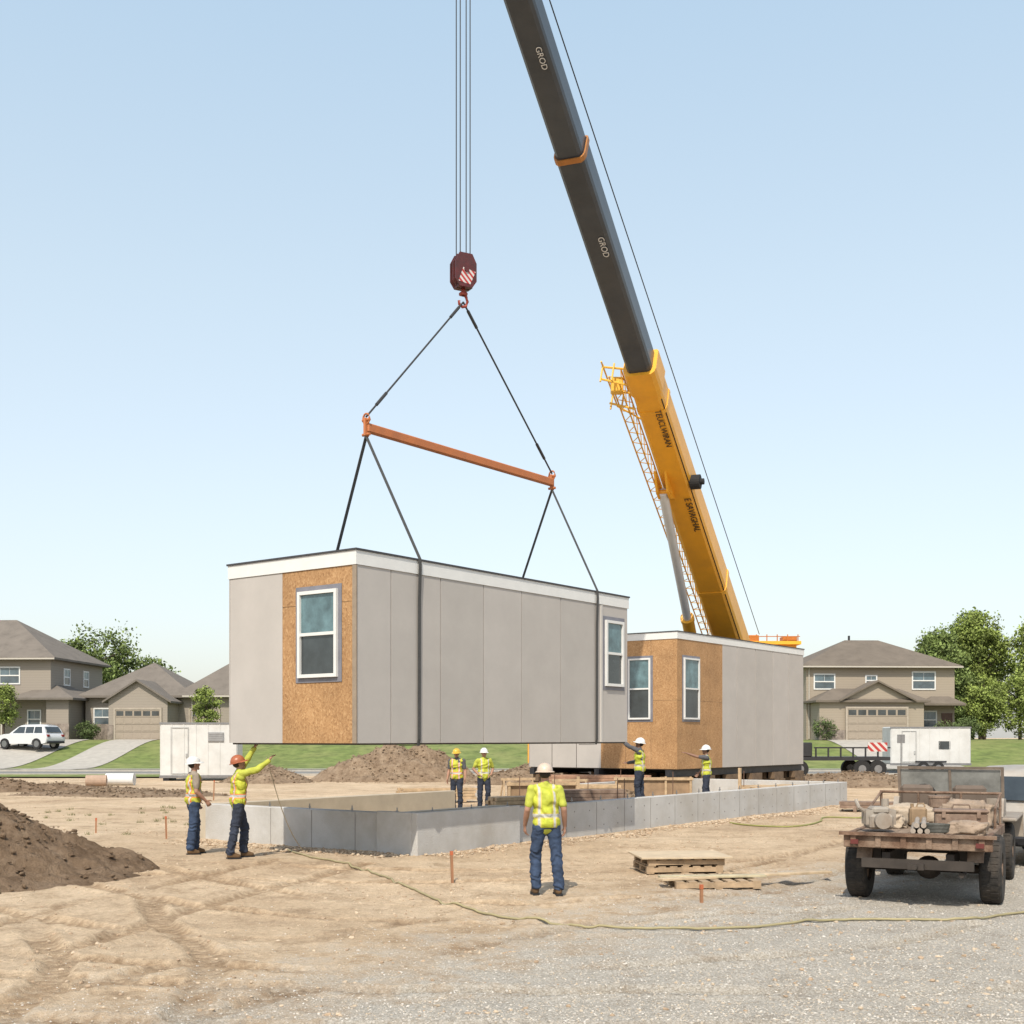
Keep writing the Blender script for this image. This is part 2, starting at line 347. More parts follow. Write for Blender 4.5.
    m.ell((shift,0,1.00),(0.165+g,0.118+g,0.12+g)); m.ell((shift*0.7,lean*0.4,1.12),(0.152+g,0.108+g,0.17+g)); m.ell((0,lean*0.8,1.30),(0.172+g,0.114+g,0.17+g)); m.caps(V3(-0.13,lean,1.425),V3(0.13,lean,1.425),0.062+g*0.7)
    me=remesh(m,cv,2)
    def f3(v):
        k=noise.noise(Vector(v.co)*7+Vector((loc[0],5,0))); v.co+=v.normal*(k*0.026+0.008*math.sin(v.co.z*38+v.co.x*20+k*6))
        if v.co.z<0.92: v.co.z=0.92+ (v.co.z-0.92)*0.1
    wrinkle(me,f3); meobj(me,'safety_vest',vestm,e)
    for hip_,kn,an in legs:
        m=MB(); m.caps(an+V3(0,0,0.09),an+V3(0,-0.005,-0.03),0.053,0.05); m.caps(an+V3(0,-0.01,-0.045),an+V3(0,0.145,-0.055),0.046,0.042); m.caps(an+V3(0,0.05,-0.02),an+V3(0,0.11,-0.045),0.045,0.042)
        me=remesh(m,0.012,2)
        for v in me.vertices: v.co.z=max(v.co.z,0.012)
        b=meobj(me,'boot',boot,e)
        m=MB(); m.prism([(an.x-0.046,an.y-0.062),(an.x+0.046,an.y-0.062),(an.x+0.05,an.y+0.1),(an.x+0.035,an.y+0.195),(an.x-0.035,an.y+0.195),(an.x-0.05,an.y+0.1)],'z',-0.005,0.022); m.obj('sole',black,b)
    Mh=Matrix.Translation((0,lean+0.015,1.56))@Matrix.Rotation(yaw,4,'Z')@Matrix.Rotation(pitch,4,'X')
    m=MB(); m.ell((0,-0.005,0.130),(0.110,0.132,0.112),n=24,mat=Mh,lo=0,hi=88,steps=7)
    rr=[]
    for k,z_ in((1.0,0.129),(1.20,0.119),(1.20,0.113),(0.98,0.119)):
        rr.append([(0.110*k*math.cos(u),-0.005+0.132*k*math.sin(u)+(0.035*(k-1)/0.2 if math.sin(u)>0 and k>1 else 0)*math.sin(u),z_-0.012*(math.sin(u)>0)*(k>1)) for u in [2*math.pi*j/24 for j in range(24)]])
    m.loft(rr,0,Mh)
    for x in(-0.03,0,0.03): m.ell((x,-0.005,0.135),(0.008,0.128,0.115),n=10,mat=Mh,lo=0,hi=88,steps=6)
    hat=m.obj('hard_hat',hatc,e,smooth=True); autosmooth(hat,50)
    m=MB(); m.ell((0,-0.018,0.10),(0.079,0.088,0.08),n=16,mat=Mh); m.obj('hair',hairm,e,smooth=True)
    for sx in(-1,1):
        m=MB(); m.ell((sx*0.03,0.084,0.096),(0.012,0.008,0.007),n=10,mat=Mh,mi=0); m.ell((sx*0.03,0.091,0.096),(0.005,0.003,0.005),n=8,mat=Mh,mi=1)
        m.obj('eye',[M('eye_white',(0.7,0.68,0.65),0.3),black],e)
    return e
vY=vest_mat('hi_vis_yellow_vest',(0.46,0.50,0.04),(0.52,0.44,0.10)); vYO=vest_mat('hi_vis_yellow_orange_vest',(0.46,0.48,0.04),(0.62,0.18,0.04))
sY=M('hi_vis_shirt',(0.47,0.50,0.07),0.8,0.15,6); sG=M('grey_shirt',(0.10,0.10,0.11),0.9,0.2,6); sT=M('tan_shirt',(0.3,0.25,0.2),0.9,0.2,6)
hW=M('hat_white',(0.72,0.72,0.70),0.3,0.03); hT=M('hat_cream',(0.62,0.50,0.40),0.35,0.05); hO=M('hat_orange',(0.38,0.12,0.055),0.35,0.05); hY=M('hat_yellow',(0.65,0.45,0.06),0.35,0.05)
down=lambda o=0.0:[(V3(0.245,-0.03,1.16),V3(0.265,0.06,0.92),V3(0.0,0.15,-1),0.6),(V3(-0.245,-0.03,1.16),V3(-0.265,0.05,0.92),V3(0,0.15,-1),0.6)]
def put(x,y,dz=0): return (x,y,H(x,y)+dz)
person(put(0.46,16.75),R(12),'worker seen from behind in yellow vest and cream hard hat',hT,vY,sY,jean,
  [(V3(0.25,-0.06,1.165),V3(0.29,0.05,0.93),V3(0.02,0.2,-1),0.7),(V3(-0.255,-0.03,1.165),V3(-0.255,0.12,0.945),V3(0.08,0.35,-1),0.7)],feet=((0.17,-0.04),(-0.12,0.09)),vox=0.0065,scale=1.02,yaw=R(-14),knee=0.06,shift=0.018)
person(put(-6.05,22.9),R(-60),'worker in yellow vest and white hard hat standing by foundation',hW,vYO,sT,jean,
  [(V3(0.25,-0.02,1.16),V3(0.22,0.16,0.99),V3(-0.1,0.6,-0.7),0.8),(V3(-0.24,-0.05,1.16),V3(-0.22,0.12,0.96),V3(0,0.4,-1),0.6)],pitch=R(8),scale=1.03,feet=((0.12,-0.06),(-0.11,0.10)),shift=-0.015)
person(put(-4.98,21.9),R(-66),'worker in yellow vest and red hard hat reaching both arms up',hO,vYO,sY,jeand,
  [(V3(0.23,0.28,1.54),V3(0.19,0.49,1.69),V3(0,0.6,0.8),0.5),(V3(-0.20,0.18,1.68),V3(-0.15,0.31,1.91),V3(0,0.4,1.0),0.4)],pitch=R(16),feet=((0.12,-0.12),(-0.12,0.16)),lean=0.02,longsleeve=True,scale=1.04,knee=0.06)
person(put(-1.66,36.2),R(165),'worker in orange and yellow vest standing inside foundation',hY,vYO,sG,jeand,down(),pitch=R(-5),vox=0.012,scale=1.05)
person(put(-0.85,36.4),R(200),'worker in yellow vest with hands near waist inside foundation',hW,vY,sY,jeand,
  [(V3(0.30,-0.06,1.2),V3(0.19,0.08,1.03),V3(-0.7,0.2,-0.3),0.7),(V3(-0.30,-0.06,1.2),V3(-0.19,0.08,1.03),V3(0.7,0.2,-0.3),0.7)],vox=0.012,scale=1.05)
person((3.58,33.8,0.262),R(72),'worker in yellow vest raising one arm towards hanging module',hW,vY,sG,jeand,
  [(V3(0.22,0.12,1.18),V3(0.18,0.34,1.14),V3(0,1,0.1),0.5),(V3(-0.20,0.24,1.58),V3(-0.16,0.46,1.76),V3(0,0.8,0.7),0.3)],pitch=R(12),vox=0.012,longsleeve=True,scale=1.08,sk=skin2)
person(put(6.1,37.8),R(82),'worker in yellow vest stretching one arm towards module wall',hW,vY,sG,jeand,
  [(V3(0.22,0.05,1.17),V3(0.2,0.2,1.0),V3(0,0.5,-0.6),0.5),(V3(-0.19,0.28,1.47),V3(-0.17,0.54,1.56),V3(0,1,0.3),0.3)],vox=0.012,scale=1.10,sk=skin2)
# ---------------------------------------------------------------- common mats
def gp(n,c): return M(n,c,0.85,0.05,1.2,0.05,60,dirt=[k*0.84 for k in c],dscale=0.7,damt=0.3)
greys=[gp('grey_panel_a',(0.47,0.44,0.408)),gp('grey_panel_b',(0.485,0.455,0.424)),gp('grey_panel_c',(0.455,0.427,0.396))]
grey_panel2=M('pale_wrap_panel',(0.54,0.52,0.49),0.8,0.05,1.2)
dark_back=M('dark_joint',(0.12,0.11,0.10),0.9)
white=M('white_trim',(0.74,0.74,0.72),0.5,0.04)
osb=osb_mat('oriented_strand_board')
flash=M('window_flashing_tape',(0.20,0.20,0.23),0.5,0.15)
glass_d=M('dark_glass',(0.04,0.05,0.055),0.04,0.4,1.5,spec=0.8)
glass_t=M('teal_reflection_glass',(0.10,0.175,0.195),0.06,0.5,2.5,spec=0.8)  # teal reflection painted into the upper pane's base colour
steel=M('steel',(0.35,0.35,0.36),0.35,0.15,5,metal=0.9)
darksteel=M('dark_steel',(0.05,0.05,0.055),0.5,0.2,5,metal=0.5)
lumber=M('lumber',(0.50,0.36,0.22),0.8,0.3,6,0.3,30)
concrete=M('foundation_concrete',(0.54,0.53,0.51),0.9,0.10,1.3,0.4,35,dirt=(0.38,0.34,0.285),dscale=0.8,damt=0.6)
tan_conc=M('tan_concrete',(0.50,0.43,0.33),0.9,0.12,1.3,0.4,35)
A=math.atan2(0.8,0.6)
def rect_ring(m,u0,u1,w0,w1,t,place,d0,d1,mi=0):
    for a,b,c,d in((u0,u1,w0,w0+t),(u0,u1,w1-t,w1),(u0,u0+t,w0+t,w1-t),(u1-t,u1,w0+t,w1-t)):
        pts=[place(x,z,q) for q in(d0,d1) for x,z in((a,c),(b,c),(b,d),(a,d))]
        m.add(pts,[(0,1,2,3),(7,6,5,4),(0,4,5,1),(1,5,6,2),(2,6,7,3),(3,7,4,0)],mi)
def slab(m,u0,u1,w0,w1,place,d0,d1,mi=0):
    pts=[place(x,z,q) for q in(d0,d1) for x,z in((u0,w0),(u1,w0),(u1,w1),(u0,w1))]
    m.add(pts,[(0,1,2,3),(7,6,5,4),(0,4,5,1),(1,5,6,2),(2,6,7,3),(3,7,4,0)],mi)
def add_window(parent,u0,u1,w0,w1,place,base=0.0,tape=True,t=0.06,grid=False,g1=None,g2=None,tp=0.085):
    m=MB()
    if tape: rect_ring(m,u0-tp,u1+tp,w0-tp,w1+tp,tp+0.03,place,base,base+0.008,1)
    rect_ring(m,u0,u1,w0,w1,t,place,base-0.02,base+0.06,0)
    mid=(w0+w1)/2
    slab(m,u0+t,u1-t,mid-t*0.45,mid+t*0.45,place,base-0.02,base+0.05,0)
    if grid: slab(m,(u0+u1)/2-0.01,(u0+u1)/2+0.01,mid+t*0.45,w1-t,place,base,base+0.03,0)
    wdw=m.obj('window',[white,flash],parent)
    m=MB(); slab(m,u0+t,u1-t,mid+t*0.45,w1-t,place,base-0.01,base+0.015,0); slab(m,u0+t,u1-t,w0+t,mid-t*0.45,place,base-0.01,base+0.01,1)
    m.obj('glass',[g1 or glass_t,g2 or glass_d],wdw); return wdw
def module(loc,L,W,Ht,label,long_seams,short_seams,osb_short,osb_long,win_short,win_long,trim=0.24,grid=False,gap=0.008):
    e=E('house_module',label,'prefab house module',loc,A)
    m=MB(); m.box(0.0,L,0.0,W,0.12,Ht-0.05); m.obj('wall',dark_back,e)
    m=MB(); m.box(0.03,L-0.03,0.03,W-0.03,0,0.12); m.obj('floor_frame',M('floor_underside',(0.10,0.09,0.08),0.9),e)
    PL=lambda u,w,d:(u,-d,w); PS=lambda u,w,d:(-d,u,w); PB=lambda u,w,d:(u,W+d,w); PE=lambda u,w,d:(L+d,u,w)
    m=MB(); z0=0.03; z1=Ht-trim-0.004
    def run(seams,pl,off=gap):
        for i,(a,b) in enumerate(zip(seams[:-1],seams[1:])):
            if b-a>0.05: slab(m,a+(off if i else 0),b-off,z0,z1,pl,0.0,0.018,(i*2+1)%3)
    run(long_seams,PL); run(short_seams,PS)
    run([-0.018]+[L*i/7 for i in range(1,7)]+[L+0.018],PB); run([0,W/3,2*W/3,W],PE)
    m.obj('siding_panel',greys,e)
    m=MB()
    for lst,pl in((osb_short,PS),(osb_long,PL)):
        for a,b in lst:
            k=max(1,round((b-a)/1.22))
            for i in range(k):
                u0=a+(b-a)*i/k+(0.006 if i else 0); u1=a+(b-a)*(i+1)/k-(0.006 if i<k-1 else 0)
                slab(m,u0,u1,z0,min(z1,2.44),pl,0,0.014)
                if z1>2.46: slab(m,u0,u1,2.448,z1,pl,0,0.0142)
    if m.v: m.obj('sheathing',osb,e)
    m=MB(); zt=Ht-trim
    m.box(-0.035,L+0.035,-0.035,0.0,zt,Ht); m.box(-0.035,L+0.035,W,W+0.035,zt,Ht); m.box(-0.035,0,0,W,zt,Ht); m.box(L,L+0.035,0,W,zt,Ht)
    m.obj('fascia',white,e)
    m=MB(); m.box(-0.055,L+0.055,-0.055,W+0.055,Ht+0.002,Ht+0.035); m.box(0.4,L-0.4,0.4,W-0.4,Ht+0.035,Ht+0.08); m.obj('roof',M('roof_membrane',(0.05,0.05,0.055),0.6),e)
    for a,b,c,d in win_short: add_window(e,a,b,c,d,PS,0.02,grid=grid)
    for a,b,c,d in win_long: add_window(e,a,b,c,d,PL,0.02,grid=grid)
    return e
MZ=2.08
mod1=module((-2.64,20.4,MZ),8.75,3.22,3.30,'grey panelled house module with bare board corner hanging from crane slings',
  [-0.018,0.85,2.19,3.47,4.7,6.08,7.63,8.75],[1.8,3.22],[(-0.014,1.8)],[],[(0.40,1.36,1.17,2.68)],[(7.78,8.52,1.27,2.73)],grid=False,gap=0.010)
m=MB(); m.box(7.60,7.66,-0.05,-0.018,0.03,3.04); m.obj('corner_trim',grey_panel2,mod1)
m=MB(); m.box(-0.03,-0.002,-0.03,0.06,0.03,3.05); m.obj('corner_trim',M('aged_wood_trim',(0.3,0.24,0.18),0.8),mod1)
mod2=module((5.75,42,1.08),10.8,6.35,4.83,'grey and bare board house module set down on cribbing beside foundation',
  [3.41,4.6,6.2,7.8,9.3,10.8],[3.13,4.2,5.3,6.35],[(-0.014,3.13)],[(0.0,3.41)],[(1.04,1.95,1.78,3.95)],[(0.42,1.55,1.78,3.95)],gap=0.016)
for y in (0.3,3.0,5.8):
    for x in np.arange(0.4,10.8,2.0):
        m=MB()
        for k in range(3):
            if k%2==0: m.box(-0.45,0.45,-0.3,-0.05,k*0.27,k*0.27+0.27); m.box(-0.45,0.45,0.1,0.35,k*0.27,k*0.27+0.27)
            else: m.box(-0.4,-0.1,-0.4,0.45,k*0.27,k*0.27+0.27); m.box(0.15,0.4,-0.4,0.45,k*0.27,k*0.27+0.27)
        o=m.obj('timber_cribbing',M('old_timber',(0.16,0.11,0.07),0.9,0.3),None,(5.75+0.6*x-0.8*y,42+0.8*x+0.6*y,0.025),A); T(o,'stacked dark timber cribbing blocks under house module','timber blocks','cribbing stacks under the module')
for y in (0.15,3.1,6.0):
    m=MB(); m.box(-0.2,11.0,y,y+0.2,-0.24,-0.005); m.obj('carrier_beam',darksteel,mod2)
# ---------------------------------------------------------------- foundation
FX,FY=-1.80,22.7
fo=E('concrete_foundation','grey poured concrete foundation walls around bare dirt floor','foundation',(FX,FY,0),A)
def wallp(x0,x1,y0,y1,h,mat,name='foundation_wall'):
    m=MB(); m.box(x0,x1,y0,y1,-0.3,h,bev=0.012); o=m.obj(name,mat,fo); return o
wallp(0,21.5,0,0.25,0.75,concrete); wallp(0,0.25,0.252,6.15,0.76,concrete); wallp(0.0,8.6,6.152,6.4,0.75,tan_conc); wallp(14.2,21.5,6.152,6.4,0.75,concrete)
wallp(21.25,21.5,0.252,6.15,0.75,concrete); wallp(3.2,7.4,3.4,3.65,0.5,tan_conc)
m=MB(); m.box(-0.14,3.1,-0.14,-0.002,-0.3,0.80,bev=0.012); m.obj('corner_pier',concrete,fo)
m=MB(); m.box(-0.14,-0.002,0.0,0.9,-0.3,0.80,bev=0.012); m.obj('corner_pier',concrete,fo)
m=MB(); m.cyl((0,0,-0.01),(0,0,0.11),0.012,n=6); m.cyl((0,0,0.03),(0,0,0.05),0.03,n=6); bme=m.mesh('anchor_bolt',[steel])
for p in [(x,0.12) for x in np.arange(0.6,21.2,1.2)]+[(0.12,y) for y in np.arange(0.6,6.1,1.2)]:
    o=bpy.data.objects.new('anchor_bolt',bme); COL.objects.link(o); o.parent=fo; o.location=(p[0],p[1],0.755)
m=MB()
for x in np.arange(3.8,21.2,1.22): m.box(x-0.007,x+0.007,-0.004,0.01,-0.1,0.735)
for x in np.arange(3.5,21.2,0.61):
    for z in(0.2,0.55): m.cyl((x,-0.006,z),(x,0.01,z),0.017,n=8)
for y in np.arange(1.6,6.1,1.22): m.box(-0.004,0.01,y-0.007,y+0.007,-0.1,0.745)
m.obj('form_joint',M('form_mark',(0.27,0.255,0.235),0.9),fo)
for i,(x,y) in enumerate([(2.75,31.5),(2.9,31.2),(5.0,37.5),(0.2,33.0),(3.6,40),(2.2,35),(7.4,38.5),(1.2,34.2)]):
    m=MB(); m.cyl((0,0,-0.1),(0.01,0,1.15),0.012,n=6); o=m.obj('reinforcing_bar',M('rusty_bar',(0.16,0.09,0.06),0.8),None,(x,y,0)); T(o,'thin rusty steel bar standing up inside the foundation','steel bar','reinforcing bars in the foundation')
# ---------------------------------------------------------------- rigging
def LW(t,s,z): return Vector((-2.64+0.6*t-0.8*s, 20.4+0.8*t+0.6*s, z))
orange=M('weathered_orange_paint',(0.52,0.17,0.055),0.6,0.10,3,dirt=(0.3,0.12,0.06),dscale=2,damt=0.4)
BZ=7.95; a0=LW(1.5,1.2,BZ); a1=LW(7.5,1.2,BZ)
be=E('spreader_beam','weathered orange steel spreader beam hanging below hook','spreader beam',a0,A)
m=MB(); m.box(0,6.0,-0.06,0.06,-0.085,0.085,bev=0.02); m.obj('beam',orange,be)
for x in(0.0,6.0):
    m=MB(); m.box(x-0.07,x+0.07,-0.025,0.025,-0.17,0.18,bev=0.02); m.cyl((x,-0.09,0.14),(x,0.09,0.14),0.028); m.cyl((x,-0.09,-0.13),(x,0.09,-0.13),0.028)
    m.tube([(x,0.08*math.cos(t),0.16+0.10*math.sin(t)) for t in np.linspace(0,2*math.pi,14)],0.018)
    m.obj('end_lug',orange,be)
webm=M('dark_webbing',(0.07,0.07,0.068),0.85,0.2,20)
wire=M('wire_rope',(0.05,0.05,0.05),0.6,0.3,40,metal=0.3)
def ribbon(pts,w,th,wdir):
    m=MB(); pts=[Vector(p) for p in pts]; wd=Vector(wdir).normalized(); rings=[]
    for i,p in enumerate(pts):
        d=(pts[min(i+1,len(pts)-1)]-pts[max(i-1,0)]).normalized(); n=d.cross(wd).normalized()
        rings.append([tuple(p+wd*a*w/2+n*c*th/2) for a,c in((-1,-1),(1,-1),(1,1),(-1,1))])
    m.loft(rings); return m
ux=Vector((0.6,0.8,0))
for t,bx in((1.56,a0),(7.42,a1)):
    top=Vector(bx)-Vector((0,0,0.16)); zt=MZ+3.335
    p=[top,LW(t,-0.065,zt),LW(t,-0.075,zt-0.15),LW(t,-0.055,MZ+2.6),LW(t,-0.05,MZ+0.1),LW(t,-0.03,MZ-0.015),LW(t,0.4,MZ-0.02)]
    o=ribbon(p,0.075,0.012,ux).obj('lifting_sling',webm); T(o,'dark webbing sling running down the module wall and under it','lifting sling','slings lifting the module')
    o=ribbon([top,LW(t,2.1,zt+0.1)],0.07,0.012,ux).obj('lifting_sling',webm); T(o,'dark webbing sling from spreader beam to roof lug','lifting sling','slings lifting the module')
    m=MB(); m.box(-0.12,0.12,-0.08,0.08,-0.06,0.02); m.tube([(0,0.07*math.cos(k),0.05+0.07*math.sin(k)) for k in np.linspace(0,2*math.pi,12)],0.016)
    m.obj('roof_lug',darksteel,mod1,(t,2.1,3.40))
hk=LW(4.5,1.2,11.14)+Vector((-0.1,0,0))
for q in(a0,a1):
    m=MB(); q2=Vector(q)+Vector((0,0,0.2)); m.tube([hk,q2],0.019)
    d=(q2-hk).normalized(); m.tube([q2-d*0.8,q2-d*0.4],0.032); m.tube([hk+d*0.2,hk+d*0.6],0.032)
    o=m.obj('wire_sling',wire); T(o,'taut dark wire rope sling between hook and spreader beam','wire sling','wire slings under the hook')
maroon=M('maroon_paint',(0.10,0.02,0.02),0.5,0.3,6,dirt=(0.04,0.03,0.03),dscale=4,damt=0.7)
def stripes(nm='red_white_stripes',sc=3.2):
    m,nt,b=newmat(nm); L=nt.links
    tc=N(nt,'ShaderNodeTexCoord'); mp=N(nt,'ShaderNodeMapping'); mp.inputs['Rotation'].default_value=(0,R(45),0); L.new(tc.outputs['Object'],mp.inputs[0])
    w=N(nt,'ShaderNodeTexWave',_Scale=sc); w.bands_direction='X'; L.new(mp.outputs[0],w.inputs['Vector'])
    r=ramp(nt,[(0.5,(0.35,0.03,0.025)),(0.51,(0.5,0.48,0.46))],'CONSTANT'); L.new(w.outputs['Fac'],r.inputs[0]); L.new(r.outputs[0],b.inputs['Base Color']); b.inputs['Roughness'].default_value=0.5
    return m
strp=stripes(); strp2=stripes('wide_red_white_stripes',1.1)
hb=E('crane_hook_block','maroon hook block with red and white stripes hanging on hoist ropes','crane hook',hk,0.5); hb.scale=(0.88,0.88,0.92)
m=MB()
oct_=[(-0.16,0.30),(0.16,0.30),(0.27,0.45),(0.27,0.85),(0.16,1.05),(-0.16,1.05),(-0.27,0.85),(-0.27,0.45)]
m.prism(oct_,'y',-0.16,-0.12); m.prism(oct_,'y',0.12,0.16); m.prism(oct_,'y',-0.02,0.02); m.cyl((0,-0.2,0.68),(0,0.2,0.68),0.06); m.box(-0.18,0.18,-0.12,0.12,0.30,0.44)
for y in(-0.07,0.07): m.cyl((0,y-0.03,0.7),(0,y+0.03,0.7),0.23,n=24)
m.obj('sheave_block',maroon,hb)
m=MB()
for sx in(-1,1): m.prism([(-0.2,0.40),(0.1,0.36),(0.24,0.66),(-0.08,0.72)],'y',sx*0.163,sx*0.168)
m.obj('warning_stripe',strp,hb)
m=MB(); m.cyl((0,0,0.14),(0,0,0.32),0.045)
pts=[(0.0,0,0.2),(0.08,0,0.12),(0.11,0,0.02),(0.07,0,-0.08),(-0.02,0,-0.11),(-0.10,0,-0.06),(-0.11,0,0.02)]
m.tube(pts,0.035); m.box(-0.09,0.09,-0.07,0.07,0.14,0.22,bev=0.02); m.obj('hook',M('hook_red',(0.3,0.05,0.03),0.5),hb,smooth=True)
# ---------------------------------------------------------------- crane
yel=M('crane_yellow',(0.95,0.46,0.035),0.4,0.06,1.5,dirt=(0.66,0.32,0.05),dscale=1.2,damt=0.35)
jyel=M('jib_yellow',(0.85,0.50,0.07),0.5,0.08,1.5)
boomd=M('boom_dark_grey',(0.052,0.062,0.076),0.32,0.2,0.7,dirt=(0.09,0.095,0.10),dscale=0.8,damt=0.5)
P0=Vector((12.2,60,3.05)); P1=Vector((-1.05,24.74,21.2)); D=P1-P0; LN=D.length; dz=D.normalized()
lat=Vector((-dz.y,dz.x,0)).normalized()
if lat.x<0: lat=-lat
nor=dz.cross(lat).normalized()
if nor.z<0: nor=-nor
BM=Matrix(((lat.x,nor.x,dz.x,P0.x),(lat.y,nor.y,dz.y,P0.y),(lat.z,nor.z,dz.z,P0.z),(0,0,0,1)))
cr=E('mobile_crane','large mobile crane with yellow and dark telescopic boom behind house module','crane',(12.6,61,0),0)
CI=Matrix.Translation((-12.6,-61,0))
def cobj(m,name,mats,smooth=False): return m.obj(name,mats,cr,(0,0,0),0,smooth)
def boomsec(m,s0,s1,w0,h0,w1,h1,mi=0):
    rings=[]
    for s,w,h in((s0,w0,h0),(s1,w1,h1)):
        z=s*LN
        pts=[(-w/2,h*0.46),(-w*0.44,h*0.5),(w*0.44,h*0.5),(w/2,h*0.46),(w/2,-h*0.26),(w*0.46,-h*0.40),(w*0.36,-h*0.5),(-w*0.36,-h*0.5),(-w*0.46,-h*0.40),(-w/2,-h*0.26)]
        rings.append([tuple(CI@BM@Vector((x,y,z))) for x,y in pts])
    m.loft(rings,mi)
YW=lambda s:1.50+(0.97-1.50)*(s+0.02)/0.62
YH=lambda s:1.32+(0.88-1.32)*(s+0.02)/0.62
m=MB(); boomsec(m,-0.02,0.60,YW(-.02),YH(-.02),YW(.6),YH(.6)); cobj(m,'boom_base_section',yel)
for a in((0.588,0.612,1.10,1.02,1.08,1.01),(0.30,0.306,YW(.3)+.06,YH(.3)+.06,YW(.3)+.06,YH(.3)+.06),(0.565,0.569,YW(.57)+.05,YH(.57)+.05,YW(.57)+.05,YH(.57)+.05)):
    m=MB(); boomsec(m,*a); cobj(m,'boom_flange',yel)
m=MB(); boomsec(m,0.60,0.805,0.84,0.80,0.80,0.76); cobj(m,'boom_extension',boomd)
m=MB(); boomsec(m,0.805,0.985,0.75,0.71,0.69,0.65); cobj(m,'boom_extension',boomd)
m=MB(); boomsec(m,0.8015,0.8050,0.87,0.83,0.87,0.83); cobj(m,'boom_collar',M('collar_orange',(0.42,0.17,0.04),0.5))
m=MB(); boomsec(m,0.985,1.0,0.8,1.2,0.5,1.3)
c=CI@P1; m.cyl(c+lat*-0.35,c+lat*0.35,0.5,n=24); cobj(m,'boom_head',boomd)
def BP(x,y,s): return CI@BM@Vector((x,y,s*LN))
m=MB()
chs=[(-0.82,-0.2),(-0.82,0.35),(-1.18,0.05)]
n=30; s0,s1=0.20,0.60
for k,(x,y) in enumerate(chs): m.cyl(BP(x,y,s0),BP(x,y,s1),0.03,n=6)
for i in range(n):
    f0=i/n; f1=(i+1)/n
    for k in range(3):
        xa,ya=chs[k]; xb,yb=chs[(k+1)%3]
        m.cyl(BP(xa,ya,s0+(s1-s0)*f0),BP(xb,yb,s0+(s1-s0)*f1),0.016,n=5)
cobj(m,'lattice_jib',jyel)
m=MB()
for s in(0.60,0.572): m.cyl(BP(-0.5,0.25,s),BP(-1.35,0.25,s+0.006),0.035,n=6); m.cyl(BP(-0.5,-0.4,s),BP(-1.35,-0.25,s+0.006),0.035,n=6)
for s in(0.575,0.607): m.cyl(BP(-1.33,0.3,s),BP(-1.33,-0.4,s),0.03,n=6); m.cyl(BP(-0.95,0.3,s),BP(-0.95,-0.4,s),0.03,n=6)
m.cyl(BP(-1.33,0.25,0.56),BP(-1.33,0.25,0.612),0.03,n=6); m.cyl(BP(-1.33,0.25,0.56),BP(-0.6,0.25,0.54),0.03,n=6)
m.box(-0.2,0.2,-0.2,0.2,-0.25,0.25,mat=Matrix.Translation(BP(-1.0,0,0.59)),bev=0.04)
cobj(m,'jib_bracket',jyel)
m=MB(); c=BP(0.50,-0.25,0.470); m.cyl(c,c+lat*0.35,0.26,n=20); m.cyl(c+lat*0.35,c+lat*0.48,0.11,n=12); cobj(m,'cable_reel',black)
ca=CI@Vector((8.75,55.6,4.3)); cb=BP(-0.42,-0.75,0.475)
m=MB(); m.cyl(ca,ca.lerp(cb,0.42),0.26,n=20); m.cyl(ca.lerp(cb,0.42),ca.lerp(cb,0.435),0.29,n=20); o=cobj(m,'lift_cylinder',[yel]); autosmooth(o)
m=MB(); m.cyl(ca.lerp(cb,0.435),cb,0.17,n=20); o=cobj(m,'cylinder_rod',M('pale_chrome',(0.72,0.75,0.78),0.35,0.05)); autosmooth(o)
m=MB()
for x in(-0.62,-0.24):
    q=[BP(x,-0.45,0.455),BP(x,-0.45,0.495),BP(x,-0.9,0.48),BP(x,-0.9,0.47)]; r=[BP(x+0.08,-0.45,0.455),BP(x+0.08,-0.45,0.495),BP(x+0.08,-0.9,0.48),BP(x+0.08,-0.9,0.47)]
    m.loft([q,r])
m.cyl(BP(-0.66,-0.75,0.475),BP(-0.12,-0.75,0.475),0.08)
cobj(m,'cylinder_bracket',yel)
m=MB(); m.tube([CI@Vector((11.9,58,7.2)),CI@(P1+Vector((0.35,0,0.6)))],0.017,6)
for dx in(-0.14,-0.06,0.06,0.14):
    m.tube([CI@Vector((hk.x+dx,hk.y+dx*0.3,hk.z+0.8)),CI@Vector((hk.x+dx,hk.y+dx*0.3,P1.z))],0.012,5)
cobj(m,'hoist_rope',wire)
m=MB()
for x in(0.5,0.56): m.tube([BP(x*YW(s)/1.25,-YH(s)*0.42,s) for s in np.linspace(0.2,0.58,12)],0.02,6)
cobj(m,'hydraulic_hose',black)
m=MB(); m.box(-11.0,1.6,-1.0,2.0,1.1,1.9,bev=0.05); m.box(-11.8,-9.2,-1.1,2.1,0.8,3.0,bev=0.15); cobj(m,'carrier_chassis',yel)
m=MB(); m.box(-2.4,1.4,-1.6,2.4,2.0,3.2,bev=0.05); m.box(-1.3,1.2,-2.6,2.0,3.2,5.6,bev=0.08); m.box(-1.4,1.2,-2.6,-1.8,5.6,6.85,bev=0.05); m.box(-1.9,1.35,-2.9,-1.0,6.72,6.88)
cobj(m,'superstructure',yel)
m=MB()
for x in np.arange(-1.8,1.3,0.5): m.cyl((x,-2.85,6.85),(x,-2.85,7.2),0.025,n=6)
m.cyl((-1.8,-2.85,7.1),(1.3,-2.85,7.1),0.02,n=6); m.box(0.5,1.2,-2.7,-2.0,6.88,7.12,bev=0.03); m.box(-1.1,-0.6,-2.5,-2.0,6.88,7.2,bev=0.03)
cobj(m,'guard_rail',M('rail_orange',(0.5,0.17,0.03),0.5))
